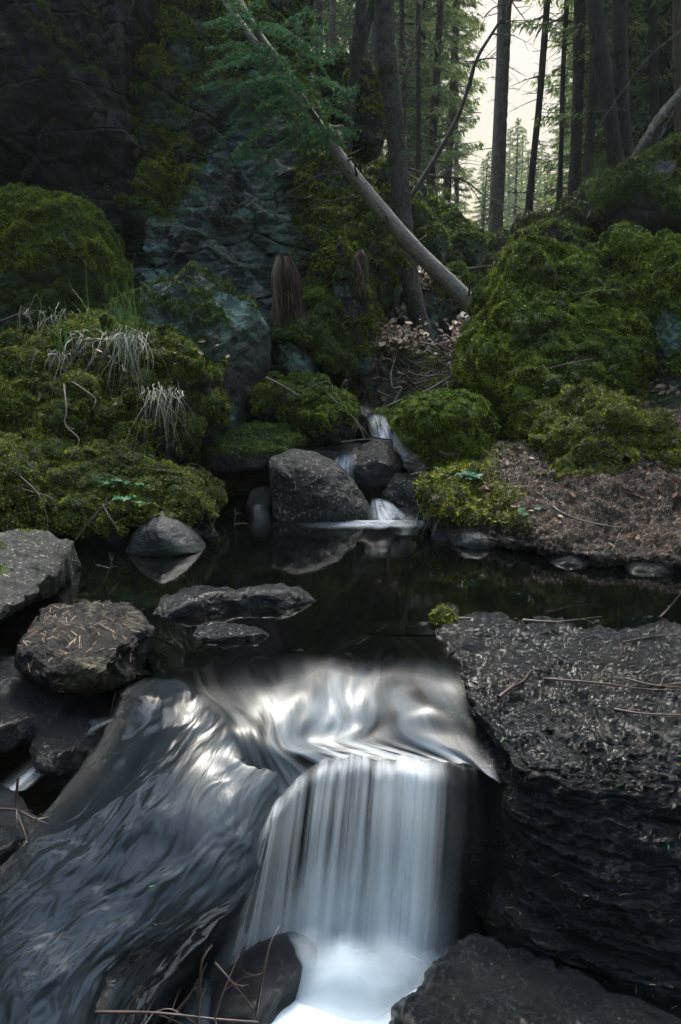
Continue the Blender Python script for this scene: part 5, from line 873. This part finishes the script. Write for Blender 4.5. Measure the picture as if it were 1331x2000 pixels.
WT = [('rusty red cone-like twig lying on the wet layered slab', [PZ(975,1362,.03), PZ(1000,1342,.035), PZ(1022,1330,.03), PZ(1038,1308,.03)], .007, 3, .9),
 ('long dark branch lying along the top of the wet layered slab', [PZ(1060,1325,.03), PZ(1180,1335,.035), PZ(1250,1345,.03), PZ(1380,1350,.03)], .004, 3, .5),
 ('second dark branch on the wet slab at the right edge', [PZ(1220,1325,.03), PZ(1290,1340,.03), PZ(1400,1345,.03)], .004, 3, .6),
 ('dark branch low on the right edge of the wet slab', [PZ(1200,1385,.025), PZ(1270,1395,.03), PZ(1400,1398,.03)], .004, 2, .6),
 ('black twig at the water edge of the wet slab', [PZ(1215,1255,.03), PZ(1270,1245,.03), PZ(1350,1238,.03)], .004, 2, .2),
 ('pale wet stick at the pool edge of the wet slab', [PZ(1022,1212,.012), PZ(1060,1214,.014), PZ(1100,1216,.012)], .008, 0, .9),
 ('thin stick floating beyond the wet slab at the pool edge', [PZ(1080,1216,.012), PZ(1130,1210,.012), PZ(1175,1204,.012)], .004, 1, .5),
 ('flat pale chip beside the green moss clump at the outflow', [PZ(888,1208,.012), PZ(912,1208,.013), PZ(938,1207,.012)], .008, 0, .95),
 ('knotty twig arching over the round black rock beside the foam', [P(500,1985,1.30), P(515,1900,1.32), P(530,1840,1.36), P(548,1806,1.4)], .0035, 1, .7),
 ('thick dark branch rising from the bottom edge left of the foam', [P(385,2010,1.25), P(390,1950,1.27), P(395,1880,1.3), P(415,1845,1.33)], .005, 4, .5),
 ('long knotty branch lying along the bottom edge', [P(85,1968,1.3), P(180,1976,1.28), P(300,1978,1.26), P(420,1990,1.25), P(505,1996,1.25)], .0045, 5, .45),
 ('thin twig crossing down to the bottom edge left of the foam', [P(420,1880,1.33), P(455,1920,1.3), P(490,1965,1.28), P(500,1998,1.26)], .003, 2, .4),
 ('thin twig fanning over the bottom of the sloping slab', [P(235,1995,1.27), P(262,1950,1.29), P(272,1925,1.3)], .0025, 2, .5),
 ('twig leaning between the bottom branches', [P(330,1995,1.26), P(380,1930,1.28), P(405,1880,1.3)], .003, 2, .4),
 ('dark twig reaching in over the left edge of the sloping slab', [P(-20,1580,1.75), P(30,1582,1.73), P(70,1600,1.7), P(95,1610,1.68)], .004, 3, .5),
 ('hooked twig hanging at the left edge beside the sloping slab', [P(35,1520,1.75), P(33,1580,1.72), P(52,1640,1.66), P(45,1680,1.64), P(56,1712,1.6)], .004, 3, .5),
 ('reddish twig standing at the side channel by the flat rock', [P(215,1400,2.0), P(222,1370,2.0), P(227,1350,2.0)], .003, 0, .7),
 ('small dark twig standing in the outflow beside the flat rock', [P(310,1278,2.35), P(318,1262,2.35), P(323,1245,2.35)], .0035, 2, .4),
 ('tiny dark twig standing in the outflow in front of the short rock', [P(393,1268,2.4), P(395,1255,2.4), P(394,1240,2.4)], .003, 1, .3)]
for i, (lb, pts, r, fk, t) in enumerate(WT): stick(lb, pts, r, 'twig_dark', seed=400+i, forks=fk, t=t, name='wet_branch', fl=.3)
# needles and crumbs on the wet slabs
def needles(label, V, Fc, n, L, cond, seed, w=.0010, m='needle'):
    rs = np.random.default_rng(seed); p, nn = surf_pts(V, Fc, n, cond, rs, .004); d = rs.normal(size=(n, 3)); d -= (d*nn).sum(1)[:, None]*nn*.9; d /= np.linalg.norm(d, axis=1)[:, None]; Ls = rs.uniform(.5, 1.3, n)*L; b = np.cross(nn, d)*w; V_ = np.stack([p-d*Ls[:, None]-b, p-d*Ls[:, None]+b, p+d*Ls[:, None]+b+nn*.002, p+d*Ls[:, None]-b+nn*.002], 1).reshape(-1, 3)
    stuff('shed_needles', label, V_, np.arange(4*n).reshape(-1, 4), m, np.repeat(rs.random(n), 4))
needles('green and brown needles scattered on the wet layered slab', RV, RF, 420, .009, lambda c: (c[:, 2] > -.55)*(c[:, 0] > .35)*1., 1)
leaves('pale specks of leaf on the wet layered slab', RV, RF, 70, .006, lambda c: (c[:, 2] > -.06)*(c[:, 0] > .5)*(c[:, 1] < 2.3)*1., 21)
needles('fallen brown needles lying on the flat rock beside the outflow', *needles_later, 330, .016, lambda c: (c[:, 2] > .0)*1., 5, .0012, 'leaf')
needles('needles strewn on the sloping wet slab', SV, SF, 60, .008, lambda c: (c[:, 2] > -.3)*1., 2)
def herb(label, px, py, Y, n, seed, s=.022):
    rs = np.random.default_rng(seed); b = P(px, py, Y); e = empty('herb', b); tag(e, label, 'plant'); mb = MB(); st = MB()
    for i in range(n):
        c = b+np.array([rs.normal()*.045, rs.normal()*.03, abs(rs.normal())*.02+.02]); st.tube([b+np.array([c[0]-b[0], c[1]-b[1], -.02])*.6, c], [.0015, .001], 3, t=.4)
        for k in range(5):
            a = k*1.256+rs.random()*.5; d = np.array([cos(a), sin(a), .15]); V, Fc = leaf_quads((c+d*s*.9)[None], norm(np.array([0, -.3, 1])+rs.normal(size=3)*.25)[None], s, rs, .2); mb.add(V, Fc, rs.random())
    mb.build('leaves', M['herb'], e, smooth=False); st.build('stalks', M['herb'], e)
herb('fresh green herb with lobed leaves on the yellow moss nose', 925, 942, 4.0, 9, 1)
herb('fresh green plant on the low moss bank', 225, 958, 3.72, 12, 2, .016)
herb('tiny bright plant below the fresh green one on the low moss bank', 248, 985, 3.62, 10, 3, .014)
herb('small green plant on the top edge of the low moss bank', 175, 935, 3.85, 6, 4, .015)
herb('tiny green sprig at the waterline of the right bank', 1035, 1010, 3.55, 4, 5, .012)
o, *_ = R_('moss_clump', 'bright green moss clump stranded at the outflow lip', [(848,1225),(852,1205),(865,1196),(880,1202),(888,1222),(870,1232)], 2.62, (.04,.04), 'soil', seed=99, res=(60,30), cat='moss', mossp=(.2,.9,.2,9), mossmat='moss_yellow', lump=(.01,30), mossk=dict(size_px=4, dens=6, width=.2, spread=1.3))

# ------------------------------------------------------------------ haze
HZ = 0.0008
if HZ:
    m = bpy.data.materials.new('haze'); m.use_nodes = True; nt = m.node_tree; nt.nodes.remove(nt.nodes['Principled BSDF']); pv = nt.nodes.new('ShaderNodeVolumePrincipled')
    pv.inputs['Color'].default_value = (.80, .90, .86, 1); pv.inputs['Density'].default_value = HZ; pv.inputs['Anisotropy'].default_value = .3; nt.links.new(pv.outputs[0], nt.nodes['Material Output'].inputs['Volume'])
    X0, X1, Y0, Y1, Z0, Z1 = -260, 260, -60, 330, -8, 36
    V = [(x, y, z) for x in (X0, X1) for y in (Y0, Y1) for z in (Z0, Z1)]; o = mesh_obj('haze', V, np.array([(0, 1, 3, 2), (4, 6, 7, 5), (0, 4, 5, 1), (2, 3, 7, 6), (0, 2, 6, 4), (1, 5, 7, 3)]), m, smooth=False); tag(o, 'thin pale evening haze filling the forest', None, kind='stuff')
